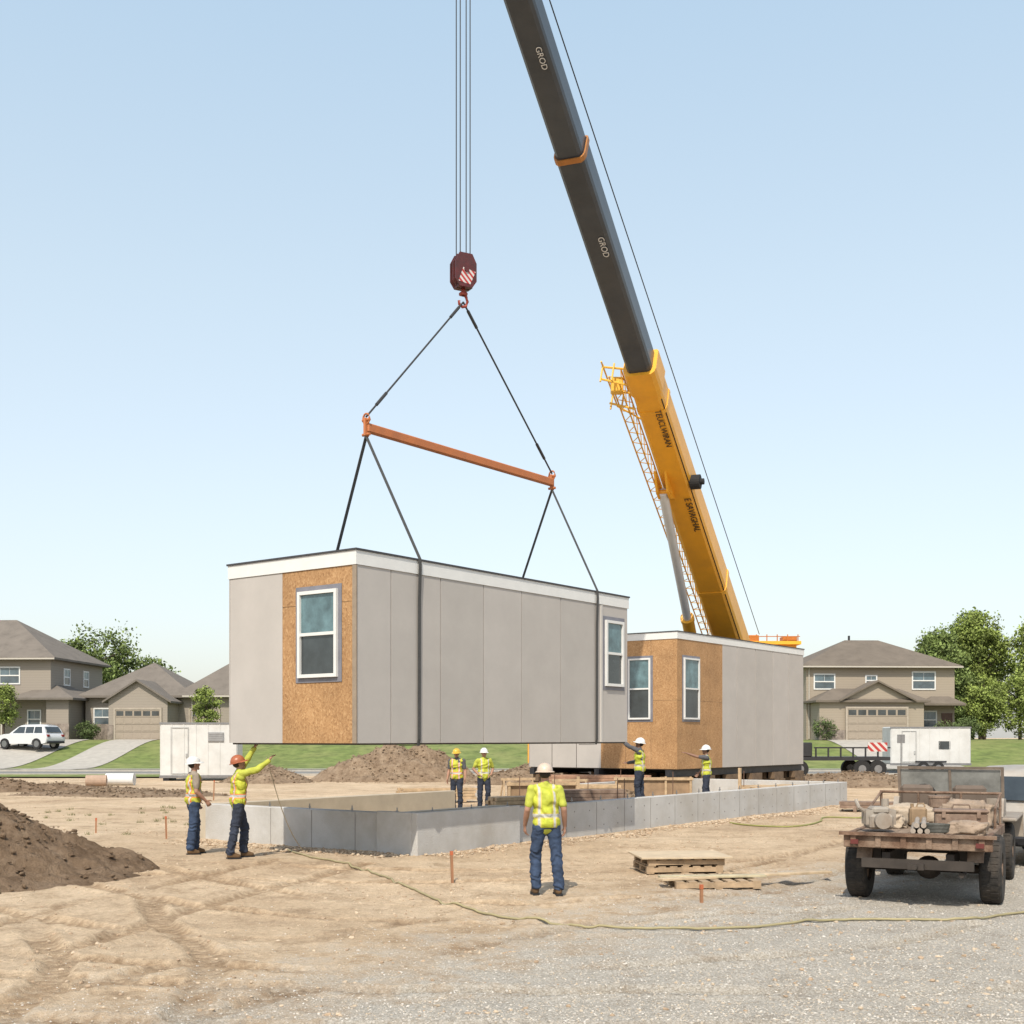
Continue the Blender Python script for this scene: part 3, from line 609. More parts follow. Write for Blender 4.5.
m=MB(); m.box(-1.6,1.4,2.5,4.6,2.0,4.0,bev=0.08); cobj(m,'counterweight',M('counterweight_grey',(0.12,0.12,0.12),0.6))
m=MB(); m.box(-3.4,-2.45,-1.3,0.6,2.2,4.2,bev=0.1); cobj(m,'cab',[glass_d])
for x in(-10.3,-8.6,-6.0,-4.3,-0.9,0.8):
    for y in(-1.0,2.0):
        m=MB(); m.cyl((x,y-0.22,0.68),(x,y+0.22,0.68),0.68,n=24); m.cyl((x,y-0.24,0.68),(x,y+0.24,0.68),0.3,n=16,mi=1); cobj(m,'wheel',[black,steel])
def text_mesh(txt,size,mat,parent,mw,name='lettering',ext=0.004,ax='CENTER'):
    cu=bpy.data.curves.new('t','FONT'); cu.body=txt; cu.size=size; cu.extrude=ext; cu.align_x=ax; cu.align_y='CENTER'
    to=bpy.data.objects.new('t',cu); COL.objects.link(to)
    dg=bpy.context.evaluated_depsgraph_get(); me=bpy.data.meshes.new_from_object(to.evaluated_get(dg)); bpy.data.objects.remove(to)
    me.materials.clear(); me.materials.append(mat); me.transform(mw)
    o=bpy.data.objects.new(name,me); COL.objects.link(o); o.parent=parent; return o
lw=M('pale_lettering',(0.7,0.7,0.7),0.5); ld=M('dark_lettering',(0.06,0.045,0.03),0.5)
def boomtext(txt,s,size,mat,x,y):
    X=-dz; Y=lat; Z=X.cross(Y)
    if Z.dot(-nor)<0: Y=-lat; Z=X.cross(Y)
    o=BP(x,y,s)
    text_mesh(txt,size,mat,cr,Matrix(((X.x,Y.x,Z.x,o.x),(X.y,Y.y,Z.y,o.y),(X.z,Y.z,Z.z,o.z),(0,0,0,1))))
boomtext('TEUCLWIRAN',0.548,0.30,ld,0.22,-YH(.49)/2-0.012); boomtext('E SAVAGHAL',0.432,0.36,ld,0.28,-YH(.37)/2-0.012)
boomtext('GROD',0.873,0.21,lw,0.14,-0.367); boomtext('GROD',0.734,0.25,lw,0.17,-0.412)
# ---------------------------------------------------------------- wheels & vehicles
def wheel(parent,x,y,r,w,rimm,side=1,tyrem=None):
    m=MB(); n=32; prof=[(0.5,-0.44),(0.78,-0.5),(0.90,-0.49),(0.97,-0.42),(1.0,-0.28),(1.0,0.28),(0.97,0.42),(0.90,0.49),(0.78,0.5),(0.5,0.44)]
    rings=[[(p[1]*w,p[0]*r*math.cos(t),p[0]*r*math.sin(t)) for p in prof] for t in [2*math.pi*i/n for i in range(n)]]
    rings.append(rings[0]); m.loft(rings,0,None,cap=False)
    for i in range(0,n):
        t=2*math.pi*i/n; m.box(-w*0.36,-w*0.02,r*0.985,r*1.012,-r*0.045,r*0.045,mat=Matrix.Rotation(t,4,'X')); m.box(w*0.02,w*0.36,r*0.985,r*1.012,-r*0.045,r*0.045,mat=Matrix.Rotation(t+0.1,4,'X'))
    o=m.obj('wheel',tyrem or black,parent,(x,y,r))
    m=MB(); m.cyl((-w*0.3,0,0),(w*0.3,0,0),r*0.53,n=24); m.cyl((side*w*0.3,0,0),(side*w*0.46,0,0),r*0.18,n=12)
    for i in range(5):
        t=2*math.pi*i/5; c=(side*w*0.31,math.cos(t)*r*0.34,math.sin(t)*r*0.34); m.cyl(c,(c[0]+side*0.02,c[1],c[2]),r*0.05,n=8)
    m.obj('rim',rimm,o); return o
rust=M('rusty_brown_steel',(0.165,0.095,0.06),0.8,0.45,5,0.4,40,dirt=(0.33,0.255,0.19),dscale=2.5,damt=0.75)
rust2=M('dusty_rust_paint',(0.27,0.19,0.14),0.7,0.35,4,0.2,30,dirt=(0.13,0.07,0.045),dscale=3,damt=0.8)
dustgrey=M('dusty_pale_paint',(0.36,0.32,0.27),0.55,0.2,3,dirt=(0.22,0.15,0.10),dscale=2,damt=0.75)
dustyre=M('dusty_tyre',(0.03,0.028,0.026),0.9,0.3,8,0.3,40,dirt=(0.11,0.085,0.065),dscale=4,damt=0.5)
hd=R(26); rw=Vector((6.42,16.1)); ex=Vector((math.cos(hd),-math.sin(hd))); ey=Vector((math.sin(hd),math.cos(hd)))
oc=rw-ex*0.86
tk=E('flatbed_truck','rusty old open flatbed truck loaded with tarps and scrap','truck',(oc.x,oc.y,H(oc.x,oc.y)),-hd)
for sx in(-1,1):
    wheel(tk,sx*0.86,0.0,0.46,0.28,rust,sx,dustyre); wheel(tk,sx*0.82,2.95,0.45,0.26,rust,sx,dustyre)
m=MB()
for sx in(-0.4,0.4): m.box(sx-0.05,sx+0.05,-0.75,3.5,0.56,0.70)
m.cyl((-0.8,0,0.45),(0.8,0,0.45),0.06); m.ell((0.05,0,0.45),(0.17,0.17,0.16)); m.cyl((-0.8,2.95,0.43),(0.8,2.95,0.43),0.05); m.box(-0.7,0.7,-0.85,-0.75,0.5,0.62)
for sx in(-0.55,0.55): m.box(sx-0.04,sx+0.04,-0.5,0.5,0.49,0.52); m.box(sx-0.05,sx+0.05,-0.52,-0.45,0.5,0.85); m.box(sx-0.05,sx+0.05,0.45,0.52,0.5,0.85)
m.cyl((0.55,-0.3,0.46),(0.55,-0.8,0.44),0.035); m.box(-0.7,-0.45,0.75,1.25,0.38,0.72); m.box(-0.1,0.1,-0.95,-0.84,0.5,0.58); m.cyl((0,-0.95,0.54),(0,-1.05,0.54),0.03)
m.obj('chassis',M('black_dusty_steel',(0.05,0.04,0.033),0.8,0.3,4),tk)
m=MB()
for i in range(10): m.box(-0.83+i*0.167,-0.83+i*0.167+0.16,-0.80,1.75,0.90,0.94)
m.obj('bed',M('weathered_bed_boards',(0.27,0.20,0.145),0.85,0.35,6),tk)
m=MB(); m.box(-0.93,0.93,-0.87,-0.805,0.76,0.96,bev=0.01)
for sx in(-1,1): m.box(sx*0.865-0.03,sx*0.865+0.03,-0.80,1.8,0.82,0.96,bev=0.01)
m.box(-0.89,0.89,1.755,1.81,0.82,0.96)
for x in np.arange(-0.8,0.9,0.32): m.box(x-0.035,x+0.035,-0.9,-0.87,0.78,0.93)
m.box(-0.98,0.98,-0.93,-0.86,0.925,0.97)
m.obj('side_rail',rust,tk)
m=MB()
for sx in(-0.84,-0.3,0.3,0.84): m.cyl((sx,1.66,0.94),(sx,1.66,1.40),0.02,n=8)
for z in(1.18,1.40): m.cyl((-0.86,1.66,z),(0.86,1.66,z),0.02,n=8)
for sx in(-0.84,0.84): m.cyl((sx,0.7,0.94),(sx,0.7,1.22),0.018,n=8); m.cyl((sx,0.7,1.22),(sx,1.66,1.40),0.018,n=8)
m.obj('headache_rack',rust,tk)
for sx in(-1,1):
    m=MB(); m.prism([(-0.66,0.60),(-0.58,0.73),(-0.38,0.80),(0.38,0.80),(0.58,0.73),(0.66,0.60),(0.62,0.60),(0.54,0.70),(0.36,0.77),(-0.36,0.77),(-0.54,0.70),(-0.62,0.60)],'x',sx*0.70-0.1,sx*0.70+0.1)
    m.obj('mudguard',rust,tk)
m=MB(); m.box(-0.8,0.8,1.9,3.2,0.55,0.77,bev=0.03)
for sx in(-1,1): m.prism([(1.9,0.65),(3.2,0.65),(3.2,1.26),(2.8,1.28),(2.6,1.0),(2.1,1.0),(1.9,1.15)],'x',sx*0.74,sx*0.82)
rr=[]
for y,w,z in((3.15,0.82,1.28),(3.6,0.76,1.26),(4.3,0.68,1.18),(4.42,0.64,1.08)):
    rr.append([(-w,y,0.65),(w,y,0.65),(w,y,z-0.1),(w*0.8,y,z),(-w*0.8,y,z),(-w,y,z-0.1)])
m.loft(rr)
for sx in(-1,1): m.box(sx*0.88-0.14,sx*0.88+0.14,2.45,4.15,0.94,1.0,bev=0.02); m.box(sx*0.88-0.14,sx*0.88+0.14,4.15,4.2,0.6,1.0)
m.obj('cab',dustgrey,tk)
m=MB(); P_=lambda u,w,d:(u,3.17-0.35*(w-1.27)+d,w)
rect_ring(m,-0.80,0.80,1.27,1.76,0.045,P_,-0.025,0.025); slab(m,-0.02,0.02,1.32,1.71,P_,-0.02,0.02)
m.obj('windshield_frame',M('pale_rust_tube',(0.24,0.19,0.15),0.7,0.3),tk)
m=MB(); slab(m,-0.75,0.75,1.32,1.71,P_,-0.004,0.004); m.obj('windshield',M('dusty_glass',(0.30,0.30,0.28),0.35,0.3),tk)
for sx in(-0.38,0.38):
    m=MB(); m.box(sx-0.24,sx+0.24,2.15,2.6,0.78,0.98,bev=0.04); m.box(sx-0.24,sx+0.24,2.02,2.16,0.9,1.50,bev=0.05); m.obj('seat',M('cracked_seat',(0.14,0.105,0.08),0.7),tk)
m=MB(); m.tube([(-0.38+0.19*math.cos(t),2.85+0.06*math.sin(t),1.3+0.17*math.sin(t)) for t in np.linspace(0,2*math.pi,18)],0.015); m.cyl((-0.38,2.85,1.3),(-0.38,3.1,1.2),0.02); m.obj('steering_wheel',black,tk)
for sx in(-0.78,0.78):
    m=MB(); m.box(sx-0.05,sx+0.05,-0.925,-0.90,0.81,0.87); m.obj('tail_light',M('tail_dull_red',(0.14,0.03,0.025),0.5),tk)
def onbed(m,name,mats,label,cat,x,y,z=0.943,rz=0,smooth=False,group=None):
    p=oc+ex*x+ey*y; o=m.obj(name,mats,None,(p.x,p.y,H(oc.x,oc.y)+z),-hd+rz,smooth); T(o,label,cat,group); return o
tarp=M('beige_tarp',(0.50,0.41,0.31),0.9,0.25,5,0.8,14,dirt=(0.3,0.23,0.17),dscale=5,damt=0.6); tarp2=M('brown_tarp',(0.33,0.25,0.185),0.9,0.3,5,0.8,14)
def lumpy(rx,ry,rz,seed,n=64,k=0.28):
    m=MB(); rr=[]
    for i in range(25):
        t=R(-88+176*i/24); ring=[]
        for j in range(n):
            u=2*math.pi*j/n; v=Vector((math.cos(t)*math.cos(u),math.cos(t)*math.sin(u),math.sin(t)))
            q=[(abs(c)**0.6)*(1 if c>=0 else -1) for c in v]
            s=1+k*noise.noise(v*1.8+Vector((seed,0,0)))+k*0.9*(0.3-abs(noise.noise(v*3.5+Vector((seed,3,0)))))+k*0.6*(0.25-abs(noise.noise(v*8+Vector((seed,9,0)))))
            ring.append((q[0]*rx*s,q[1]*ry*s,max(0,rz*0.75+q[2]*rz*s)))
        rr.append(ring)
    m.loft(rr); return m
onbed(lumpy(0.42,0.28,0.16,1),'folded_tarp',tarp,'crumpled beige tarp bundle on truck bed','tarp',-0.36,1.2,smooth=True)
onbed(lumpy(0.34,0.24,0.20,4),'folded_tarp',tarp2,'crumpled brown tarp bundle on truck bed','tarp',0.42,1.25,smooth=True)
onbed(lumpy(0.24,0.17,0.11,9),'sandbag',tarp,'dusty beige sandbag on truck bed','sandbag',-0.56,0.45,smooth=True)
onbed(lumpy(0.24,0.17,0.10,19),'sandbag',tarp2,'dusty brown sandbag on truck bed','sandbag',0.58,-0.40,smooth=True)
m=MB(); m.box(-0.34,0.34,-0.18,0.18,0,0.24,bev=0.02); m.box(-0.36,0.36,-0.2,0.2,0.24,0.29,bev=0.02); m.tube([(-0.12,-0.18,0.30),(-0.1,-0.18,0.36),(0.1,-0.18,0.36),(0.12,-0.18,0.30)],0.012); m.box(-0.25,-0.2,-0.21,-0.18,0.18,0.27);m.box(0.2,0.25,-0.21,-0.18,0.18,0.27)
onbed(m,'toolbox',rust2,'dented rusty steel toolbox on truck bed','toolbox',0.42,0.38,rz=0.15)
pipem=M('dusty_pipe',(0.34,0.29,0.24),0.6,0.3,3)
m=MB()
for i,(x,z) in enumerate([(0,0.04),(0.09,0.04),(0.18,0.04),(0.045,0.115),(0.135,0.115)]): m.cyl((x,-0.65,z),(x,0.75,z),0.035,n=10)
onbed(m,'pipe_bundle',pipem,'bundle of dusty pipes on truck bed','pipes',-0.15,0.0,rz=0.12)
m=MB(); m.box(-0.16,0.16,-0.2,0.2,0.04,0.24,bev=0.03); m.box(-0.12,0.12,-0.16,0.16,0.24,0.34,bev=0.03)
for i in range(5): m.box(-0.2,0.2,-0.14+i*0.06,-0.12+i*0.06,0.1,0.30)
m.cyl((0,-0.2,0.16),(0,-0.28,0.16),0.11,n=18); m.cyl((0.1,0.05,0.34),(0.1,0.05,0.44),0.05,n=12); m.tube([(-0.16,0,0.26),(-0.26,0,0.32),(-0.28,0.1,0.42)],0.025)
onbed(m,'engine',dustgrey,'small dusty engine block standing on truck bed','engine',-0.56,-0.35,rz=0.4)
m=MB()
m.cyl((0,0,0),(0,0,0.40),0.15,n=20); m.cyl((0,0,0.12),(0,0,0.14),0.16,n=20); m.cyl((0,0,0.26),(0,0,0.28),0.16,n=20); m.cyl((0,0,0.39),(0,0,0.42),0.16,n=20)
onbed(m,'steel_drum',rust2,'small rusty steel drum on truck bed','drum',0.02,1.45)
m=MB(); m.tube([(0.2*math.cos(t)*(1+0.03*math.sin(7*t)),0.16*math.sin(t),0.02+t*0.003) for t in np.linspace(0,6*math.pi*2,120)],0.014,6)
onbed(m,'coiled_hose',M('dark_hose',(0.06,0.06,0.05),0.6),'coiled dark hose on truck bed','hose',0.20,-0.45)
m=MB(); m.box(-0.12,0.12,-0.08,0.08,0,0.28,bev=0.03); m.cyl((-0.08,0,0.28),(-0.08,0,0.33),0.025); m.tube([(-0.02,0,0.28),(0.0,0,0.33),(0.08,0,0.33),(0.1,0,0.28)],0.012)
onbed(m,'fuel_can',M('dull_tan_can',(0.32,0.22,0.13),0.6,0.3),'dull tan fuel can on truck bed','fuel can',-0.20,0.82,rz=0.3)
def trailer(loc,rz,L,W,Ht,label,win=True,z0=0.55):
    e=E('cargo_trailer' if win else 'site_container',label,'trailer' if win else 'container',loc,rz)
    wm=M('trailer_white',(0.66,0.66,0.64),0.45,0.05,1,dirt=(0.4,0.38,0.34),dscale=0.8,damt=0.4)
    m=MB(); m.box(-L/2,L/2,-W/2,W/2,z0,Ht,bev=0.06)
    for x in np.arange(-L/2+0.6,L/2-0.3,0.6): m.box(x-0.025,x+0.025,-W/2-0.02,-W/2,z0+0.1,Ht-0.1)
    m.obj('body',wm,e)
    m=MB(); m.box(-L/2-0.02,L/2+0.02,-W/2-0.03,-W/2-0.0,z0-0.05,z0+0.09); m.box(-L/2-0.02,L/2+0.02,-W/2-0.03,-W/2,Ht-0.09,Ht+0.0); m.obj('edge_trim',steel,e)
    m=MB(); rect_ring(m,-L*0.36,-L*0.36+0.9,z0+0.15,Ht-0.25,0.05,lambda u,w,d:(u,-W/2-d,w),0.0,0.03); m.box(-L*0.36+0.75,-L*0.36+0.82,-W/2-0.05,-W/2,1.2,1.4); m.obj('door',M('door_grey',(0.40,0.40,0.39),0.5),e)  # door outline and handle in one even grey
    if win:
        m=MB(); slab(m,L*0.10,L*0.10+0.7,1.5,2.0,lambda u,w,d:(u,-W/2-d,w),0.0,0.02); m.obj('window',glass_d,e)
        m=MB(); m.box(-L/2-1.3,-L/2,-0.06,0.06,0.45,0.55); m.cyl((-L/2-1.1,0,0.0),(-L/2-1.1,0,0.7),0.05); m.obj('tow_hitch',darksteel,e)
        for x in(-0.45,0.45):
            for y in(-W/2+0.02,W/2-0.02):
                m=MB(); m.cyl((x,y-0.12,0.36),(x,y+0.12,0.36),0.36,n=20); m.cyl((x,y-0.13,0.36),(x,y+0.13,0.36),0.18,n=14,mi=1); m.obj('wheel',[black,steel],e)
        m=MB(); m.box(-0.95,0.95,-W/2-0.1,-W/2-0.03,0.7,0.78); m.obj('wheel_guard',darksteel,e)
    else:
        for x in(-L/2+0.3,L/2-0.3):
            m=MB(); m.box(x-0.15,x+0.15,-W/2+0.05,W/2-0.05,0,z0-0.002); m.obj('skid',darksteel,e)
        m=MB(); m.box(L*0.12,L*0.12+0.8,-W/2-0.06,-W/2,2.0,2.5,bev=0.02)
        for k in range(4): m.box(L*0.12+0.06,L*0.12+0.74,-W/2-0.075,-W/2-0.06,2.06+k*0.11,2.12+k*0.11)
        m.obj('vent',M('vent_grey',(0.3,0.3,0.3),0.6),e)
    return e
trailer((-16.2,63,0),R(6),3.9,2.3,3.0,'white site container standing on dirt beyond foundation',False,0.2)
trailer((26.1,76,0),R(-4),4.9,2.2,2.9,'white enclosed cargo trailer parked by the kerb')
eq=E('equipment_trailer','black low equipment trailer with red and white chevron board','trailer',(18.2,68,0),R(3))
m=MB(); m.box(-3.6,2.8,-1.1,1.1,0.95,1.15); m.box(-3.6,-1.6,-1.1,1.1,1.15,1.95,bev=0.05); m.box(-3.4,-2.4,-0.8,0.8,1.95,2.6,bev=0.08)
for x in np.arange(-1.4,2.8,0.7): m.box(x-0.04,x+0.04,-1.12,-1.04,1.15,1.7)
m.box(-1.5,2.8,-1.12,-1.06,1.62,1.70); m.obj('deck',M('black_paint',(0.03,0.03,0.033),0.5,0.2),eq)
for x in(-2.3,1.2,2.1):
    for y in(-1,1):
        m=MB(); m.cyl((x,y-0.14,0.48),(x,y+0.14,0.48),0.48,n=20); m.cyl((x,y-0.15,0.48),(x,y+0.15,0.48),0.22,n=14,mi=1); m.obj('wheel',[black,steel],eq)
m=MB(); m.box(1.5,2.6,-1.18,-1.14,1.45,1.95); m.obj('chevron_board',strp2,eq)
m=MB(); m.cyl((0,0,0),(0,0,2.4),0.03,n=8); m.box(-0.22,0.22,-0.02,0.02,1.9,2.4); o=m.obj('sign_post',[steel],None,(22.6,70,0)); T(o,'small plain sign on thin metal post by road','sign')
def suv(loc,rz,label,wm,sc=1.0):
    e=E('parked_car',label,'car',loc,rz); e.scale=(sc,)*3
    m=MB()
    low=[(-2.18,0.42),(-2.26,0.62),(-2.24,0.86),(-2.12,1.03),(-1.0,1.07),(0.9,1.04),(1.5,1.0),(2.0,0.90),(2.2,0.76),(2.27,0.6),(2.22,0.42),(1.85,0.35),(1.75,0.60),(1.58,0.72),(1.4,0.76),(1.22,0.72),(1.05,0.60),(0.95,0.35),(-0.95,0.35),(-1.05,0.60),(-1.22,0.72),(-1.4,0.76),(-1.58,0.72),(-1.75,0.60),(-1.85,0.35)]
    m.loft([[(x,y,z) for x,z in low] for y in(-0.82,)]+[[(x*1.0,y,z) for x,z in low] for y in(-0.89,)][:0]+[[(x,y,z) for x,z in low] for y in(0.82,)])
    m.loft([[(x*0.985,-0.88,0.36+(z-0.36)*0.93) for x,z in low],[(x,-0.80,z) for x,z in low]]); m.loft([[(x,0.80,z) for x,z in low],[(x*0.985,0.88,0.36+(z-0.36)*0.93) for x,z in low]])
    secs=[(1.02,0.80,-2.12,1.05),(1.25,0.76,-2.02,0.72),(1.48,0.69,-1.86,0.38),(1.60,0.63,-1.66,0.12),(1.66,0.54,-1.40,-0.15)]
    m.loft([[(a,-w,z),(b_,-w,z),(b_,w,z),(a,w,z)] for z,w,a,b_ in secs])
    o=m.obj('body',wm,e); autosmooth(o,40)
    m=MB()
    for s in(-1,1):
        for a,b_ in((-1.82,-1.12),(-1.04,-0.36),(-0.28,0.55)):
            q=[(a,s*0.81,1.08),(b_+(0.2 if b_>0.4 else 0),s*0.81,1.08),(b_-(0.3 if b_>0.4 else 0),s*0.69,1.50),(a+(0.12 if a<-1.5 else 0),s*0.69,1.50)]
            m.loft([q,[(x,y-s*0.03,z) for x,y,z in q]])
    m.obj('side_window',glass_d,e); m=MB()
    q=[(1.04,-0.72,1.06),(1.04,0.72,1.06),(0.36,0.62,1.52),(0.36,-0.62,1.52)]; m.loft([q,[(x-0.06,y,z-0.02) for x,y,z in q]]); m.obj('windshield',glass_d,e); m=MB()
    q=[(-2.13,-0.68,1.12),(-2.13,0.68,1.12),(-1.90,0.6,1.50),(-1.90,-0.6,1.50)]; m.loft([q,[(x+0.05,y,z) for x,y,z in q]])
    m.obj('rear_window',glass_d,e)
    for a,b_ in((-2.3,-2.2),(2.2,2.29)):
        m=MB(); m.box(a,b_,-0.8,0.8,0.38,0.54,bev=0.03); m.obj('bumper',darksteel,e)
    for x in(-1.4,1.4):
        for y in(-0.78,0.78):
            m=MB(); m.cyl((x,y-0.11,0.35),(x,y+0.11,0.35),0.35,n=22); m.cyl((x,y-0.12,0.35),(x,y+0.12,0.35),0.22,n=16,mi=1); m.obj('wheel',[black,steel],e)
    for y in(-0.68,0.68):
        m=MB(); m.box(2.05,2.24,y-0.14,y+0.14,0.72,0.84,bev=0.02); m.obj('headlight',M('lamp_clear',(0.6,0.62,0.65),0.1),e)
        m=MB(); m.box(-2.28,-2.15,y-0.12,y+0.12,0.82,0.98,bev=0.02); m.obj('tail_light',M('tail_red',(0.25,0.02,0.02),0.3),e)
    return e
suv((-36.8,92,1.95*sst(82,99,92)+0.14),R(158),'white family car parked on sloping concrete driveway',M('car_white',(0.66,0.67,0.68),0.25,0.02,1,coat=0.6),1.12)
suv((9.9,22.2,H(9.9,22.2)),R(48),'dusty grey car parked on dirt beside rusty truck',M('dusty_car_grey',(0.40,0.37,0.33),0.5,0.15,2,dirt=(0.34,0.28,0.21),dscale=1.5,damt=0.7),1.04)
# ---------------------------------------------------------------- houses
def roofmat(n,c): return M(n,c,0.95,0.22,1.2,0.7,9,dirt=[k*0.75 for k in c],dscale=0.6,damt=0.5)
def siding(name,c):
    if name in _m: return _m[name]
    c=[k*K_ for k in c]
    m,nt,b=newmat(name); L=nt.links
    tc=N(nt,'ShaderNodeTexCoord'); w=N(nt,'ShaderNodeTexWave',_Scale=1.6); w.bands_direction='Z'; w.wave_profile='SAW'; L.new(tc.outputs['Object'],w.inputs[0])
    r=ramp(nt,[(0.0,[k*0.75 for k in c]),(0.12,c),(1,[k*1.05 for k in c])]); L.new(w.outputs['Fac'],r.inputs[0]); L.new(r.outputs[0],b.inputs['Base Color']); b.inputs['Roughness'].default_value=0.8
    _m[name]=m; return m
def hip(m,x0,x1,y0,y1,z,h,ov=0.5,th=0.16):
    x0-=ov;x1+=ov;y0-=ov;y1+=ov; W=min(x1-x0,y1-y0)/2
    if x1-x0>=y1-y0: r0=(x0+W,(y0+y1)/2,z+h); r1=(x1-W,(y0+y1)/2,z+h)
    else: r0=((x0+x1)/2,y0+W,z+h); r1=((x0+x1)/2,y1-W,z+h)
    v=[(x0,y0,z),(x1,y0,z),(x1,y1,z),(x0,y1,z),r0,r1,(x0,y0,z-th),(x1,y0,z-th),(x1,y1,z-th),(x0,y1,z-th)]
    if x1-x0>=y1-y0: f=[(0,1,5,4),(1,2,5),(2,3,4,5),(3,0,4)]
    else: f=[(0,1,4),(1,2,5,4),(2,3,5),(3,0,4,5)]
    f+=[(0,6,7,1),(1,7,8,2),(2,8,9,3),(3,9,6,0),(6,9,8,7)]
    m.add(v,f)
def gable(m,mw,x0,x1,y0,y1,z,h,ov=0.4,th=0.14):
    c=(x0+x1)/2; k=h/((x1-x0)/2)
    for s in(-1,1):
        xe=c+s*((x1-x0)/2+ov); ze=z-ov*k
        m.loft([[(c,y0-ov,z+h+th),(xe,y0-ov,ze+th),(xe,y0-ov,ze),(c,y0-ov,z+h)],[(c,y1,z+h+th),(xe,y1,ze+th),(xe,y1,ze),(c,y1,z+h)]])
    mw.prism([(x0,z),(x1,z),(c,z+h)],'y',y0,y1)
trimw=M('house_trim',(0.5,0.46,0.40),0.6,0.05)
def fwin(e,x0,x1,z0,z1,y):
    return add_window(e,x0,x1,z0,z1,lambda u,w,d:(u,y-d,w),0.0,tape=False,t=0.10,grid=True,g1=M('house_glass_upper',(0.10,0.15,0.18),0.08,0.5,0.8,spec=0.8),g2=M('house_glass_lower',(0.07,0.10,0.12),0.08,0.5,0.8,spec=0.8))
def garage(e,x0,x1,z0,z1,y,mat):
    m=MB(); n=4
    for i in range(n):
        a=z0+(z1-z0)*i/n; b=z0+(z1-z0)*(i+1)/n; m.box(x0,x1,y-0.05,y,a+0.012,b-0.012)
        k=max(2,int((x1-x0)/0.7))
        for j in range(k):
            u0=x0+(x1-x0)*(j+0.1)/k; u1=x0+(x1-x0)*(j+0.9)/k; m.box(u0,u1,y-0.065,y-0.05,a+0.1,b-0.1,1 if i==n-1 else 0)
    m.obj('garage_door',[mat,glass_d],e)
    m=MB(); rect_ring(m,x0-0.15,x1+0.15,z0-0.2,z1+0.15,0.15,lambda u,w,d:(u,y-d,w),0,0.09); m.obj('garage_trim',M('garage_trim_tan',(0.40,0.345,0.28),0.6),e)
tanw=siding('tan_siding',(0.35,0.295,0.23)); taupe=siding('taupe_siding',(0.31,0.27,0.225)); stone=M('stone_veneer',(0.24,0.20,0.17),0.9,0.55,2.5,0.5,6)
rb=roofmat('brown_shingles',(0.175,0.145,0.115)); rg=roofmat('grey_brown_shingles',(0.19,0.165,0.14))
gdoor=M('tan_garage_door',(0.34,0.285,0.225),0.6,0.05)
def base(e,*a):
    m=MB(); m.box(*a); m.obj('stone_base',stone,e)
def gutter(e,x0,x1,y,z):
    m=MB(); m.box(x0,x1,y-0.12,y,z-0.12,z+0.0); m.obj('gutter',trimw,e); m=MB(); m.cyl((x0+0.7,y+0.4,0.1),(x0+0.7,y+0.4,z-0.05),0.05,n=6); m.obj('downpipe',trimw,e)
doorm=M('door_brown',(0.12,0.06,0.04),0.5)
GZ=2.02
h=E('two_storey_house','tan two storey house with brown hip roof and double garage','house',(30.9,101,GZ),R(3)); h.scale=(1.02,1,1.03)
m=MB(); m.box(-6.2,6.2,0,9.5,-0.5,6.05); m.obj('wall',tanw,h)
mw=MB(); mw.box(-5.9,2.6,-2.6,-0.003,-0.5,3.15)
m=MB(); hip(m,-6.2,6.2,0,9.5,6.05,2.45,0.5); m.obj('roof',rb,h)
m=MB(); hip(m,-5.9,2.6,-2.6,0.4,3.15,1.0,0.4); gable(m,mw,-4.0,1.4,-2.75,-0.9,3.25,1.35); m.obj('porch_roof',rb,h); mw.obj('garage_wall',tanw,h)
m=MB(); hip(m,3.2,6.3,-1.4,0.2,2.95,0.6,0.2); m.obj('porch_roof',rb,h)
base(h,2.62,6.2,-0.06,-0.003,-0.2,0.9); base(h,-5.96,-3.9,-2.82,-2.61,-0.2,0.8); base(h,1.3,2.66,-2.82,-2.61,-0.2,0.8)
garage(h,-3.7,1.1,0.05,2.5,-2.77,gdoor)
for a in((-5.6,-3.8,4.1,5.4),(-1.3,-0.3,4.4,5.3),(2.6,4.6,4.1,5.6)): fwin(h,*a,0)
fwin(h,2.9,4.7,0.9,2.4,0)
m=MB(); m.box(5.1,6.0,-0.06,0,0,2.2); m.obj('door',doorm,h)
gutter(h,-6.7,6.7,-0.5,6.0)
m=MB(); m.cyl((-1,5,7.8),(-1,5,8.9),0.1,n=8); m.obj('roof_vent',darksteel,h)
h=E('two_storey_house','taupe two storey house with grey brown hip roof and porch','house',(-45.9,101,GZ),R(-3)); h.scale=(1,1,1.06)
m=MB(); m.box(-7.2,7.4,0,11,-0.5,6.5); m.obj('wall',taupe,h)
m=MB(); hip(m,-7.2,7.4,0,11,6.5,3.5,0.6); m.obj('roof',rg,h)
m=MB(); hip(m,-2.5,4.6,-2.6,0.2,3.35,1.1,0.35); m.obj('porch_roof',rg,h)
m=MB(); hip(m,4.7,9.6,-1.2,6.0,3.3,1.2,0.35); m.obj('porch_roof',rg,h)
m=MB(); m.box(7.41,9.3,-0.9,5.8,-0.5,3.25); m.obj('wall',taupe,h)
for x in(-2.3,0.9,4.4):
    m=MB(); m.box(x-0.14,x+0.14,-2.4,-2.1,0,3.2); m.obj('porch_column',trimw,h)
for a in((-6.2,-4.2,4.3,5.9),(-0.9,1.0,4.4,5.9),(3.0,4.8,4.4,5.8),(5.4,6.6,0.9,2.4),(-1.2,0.6,0.8,2.3)): fwin(h,*a,0)
base(h,-7.26,-2.7,-0.07,0,-0.3,1.0); base(h,4.7,7.40,-0.07,-0.003,-0.3,1.0); base(h,7.38,9.36,-0.97,-0.903,-0.3,1.3)
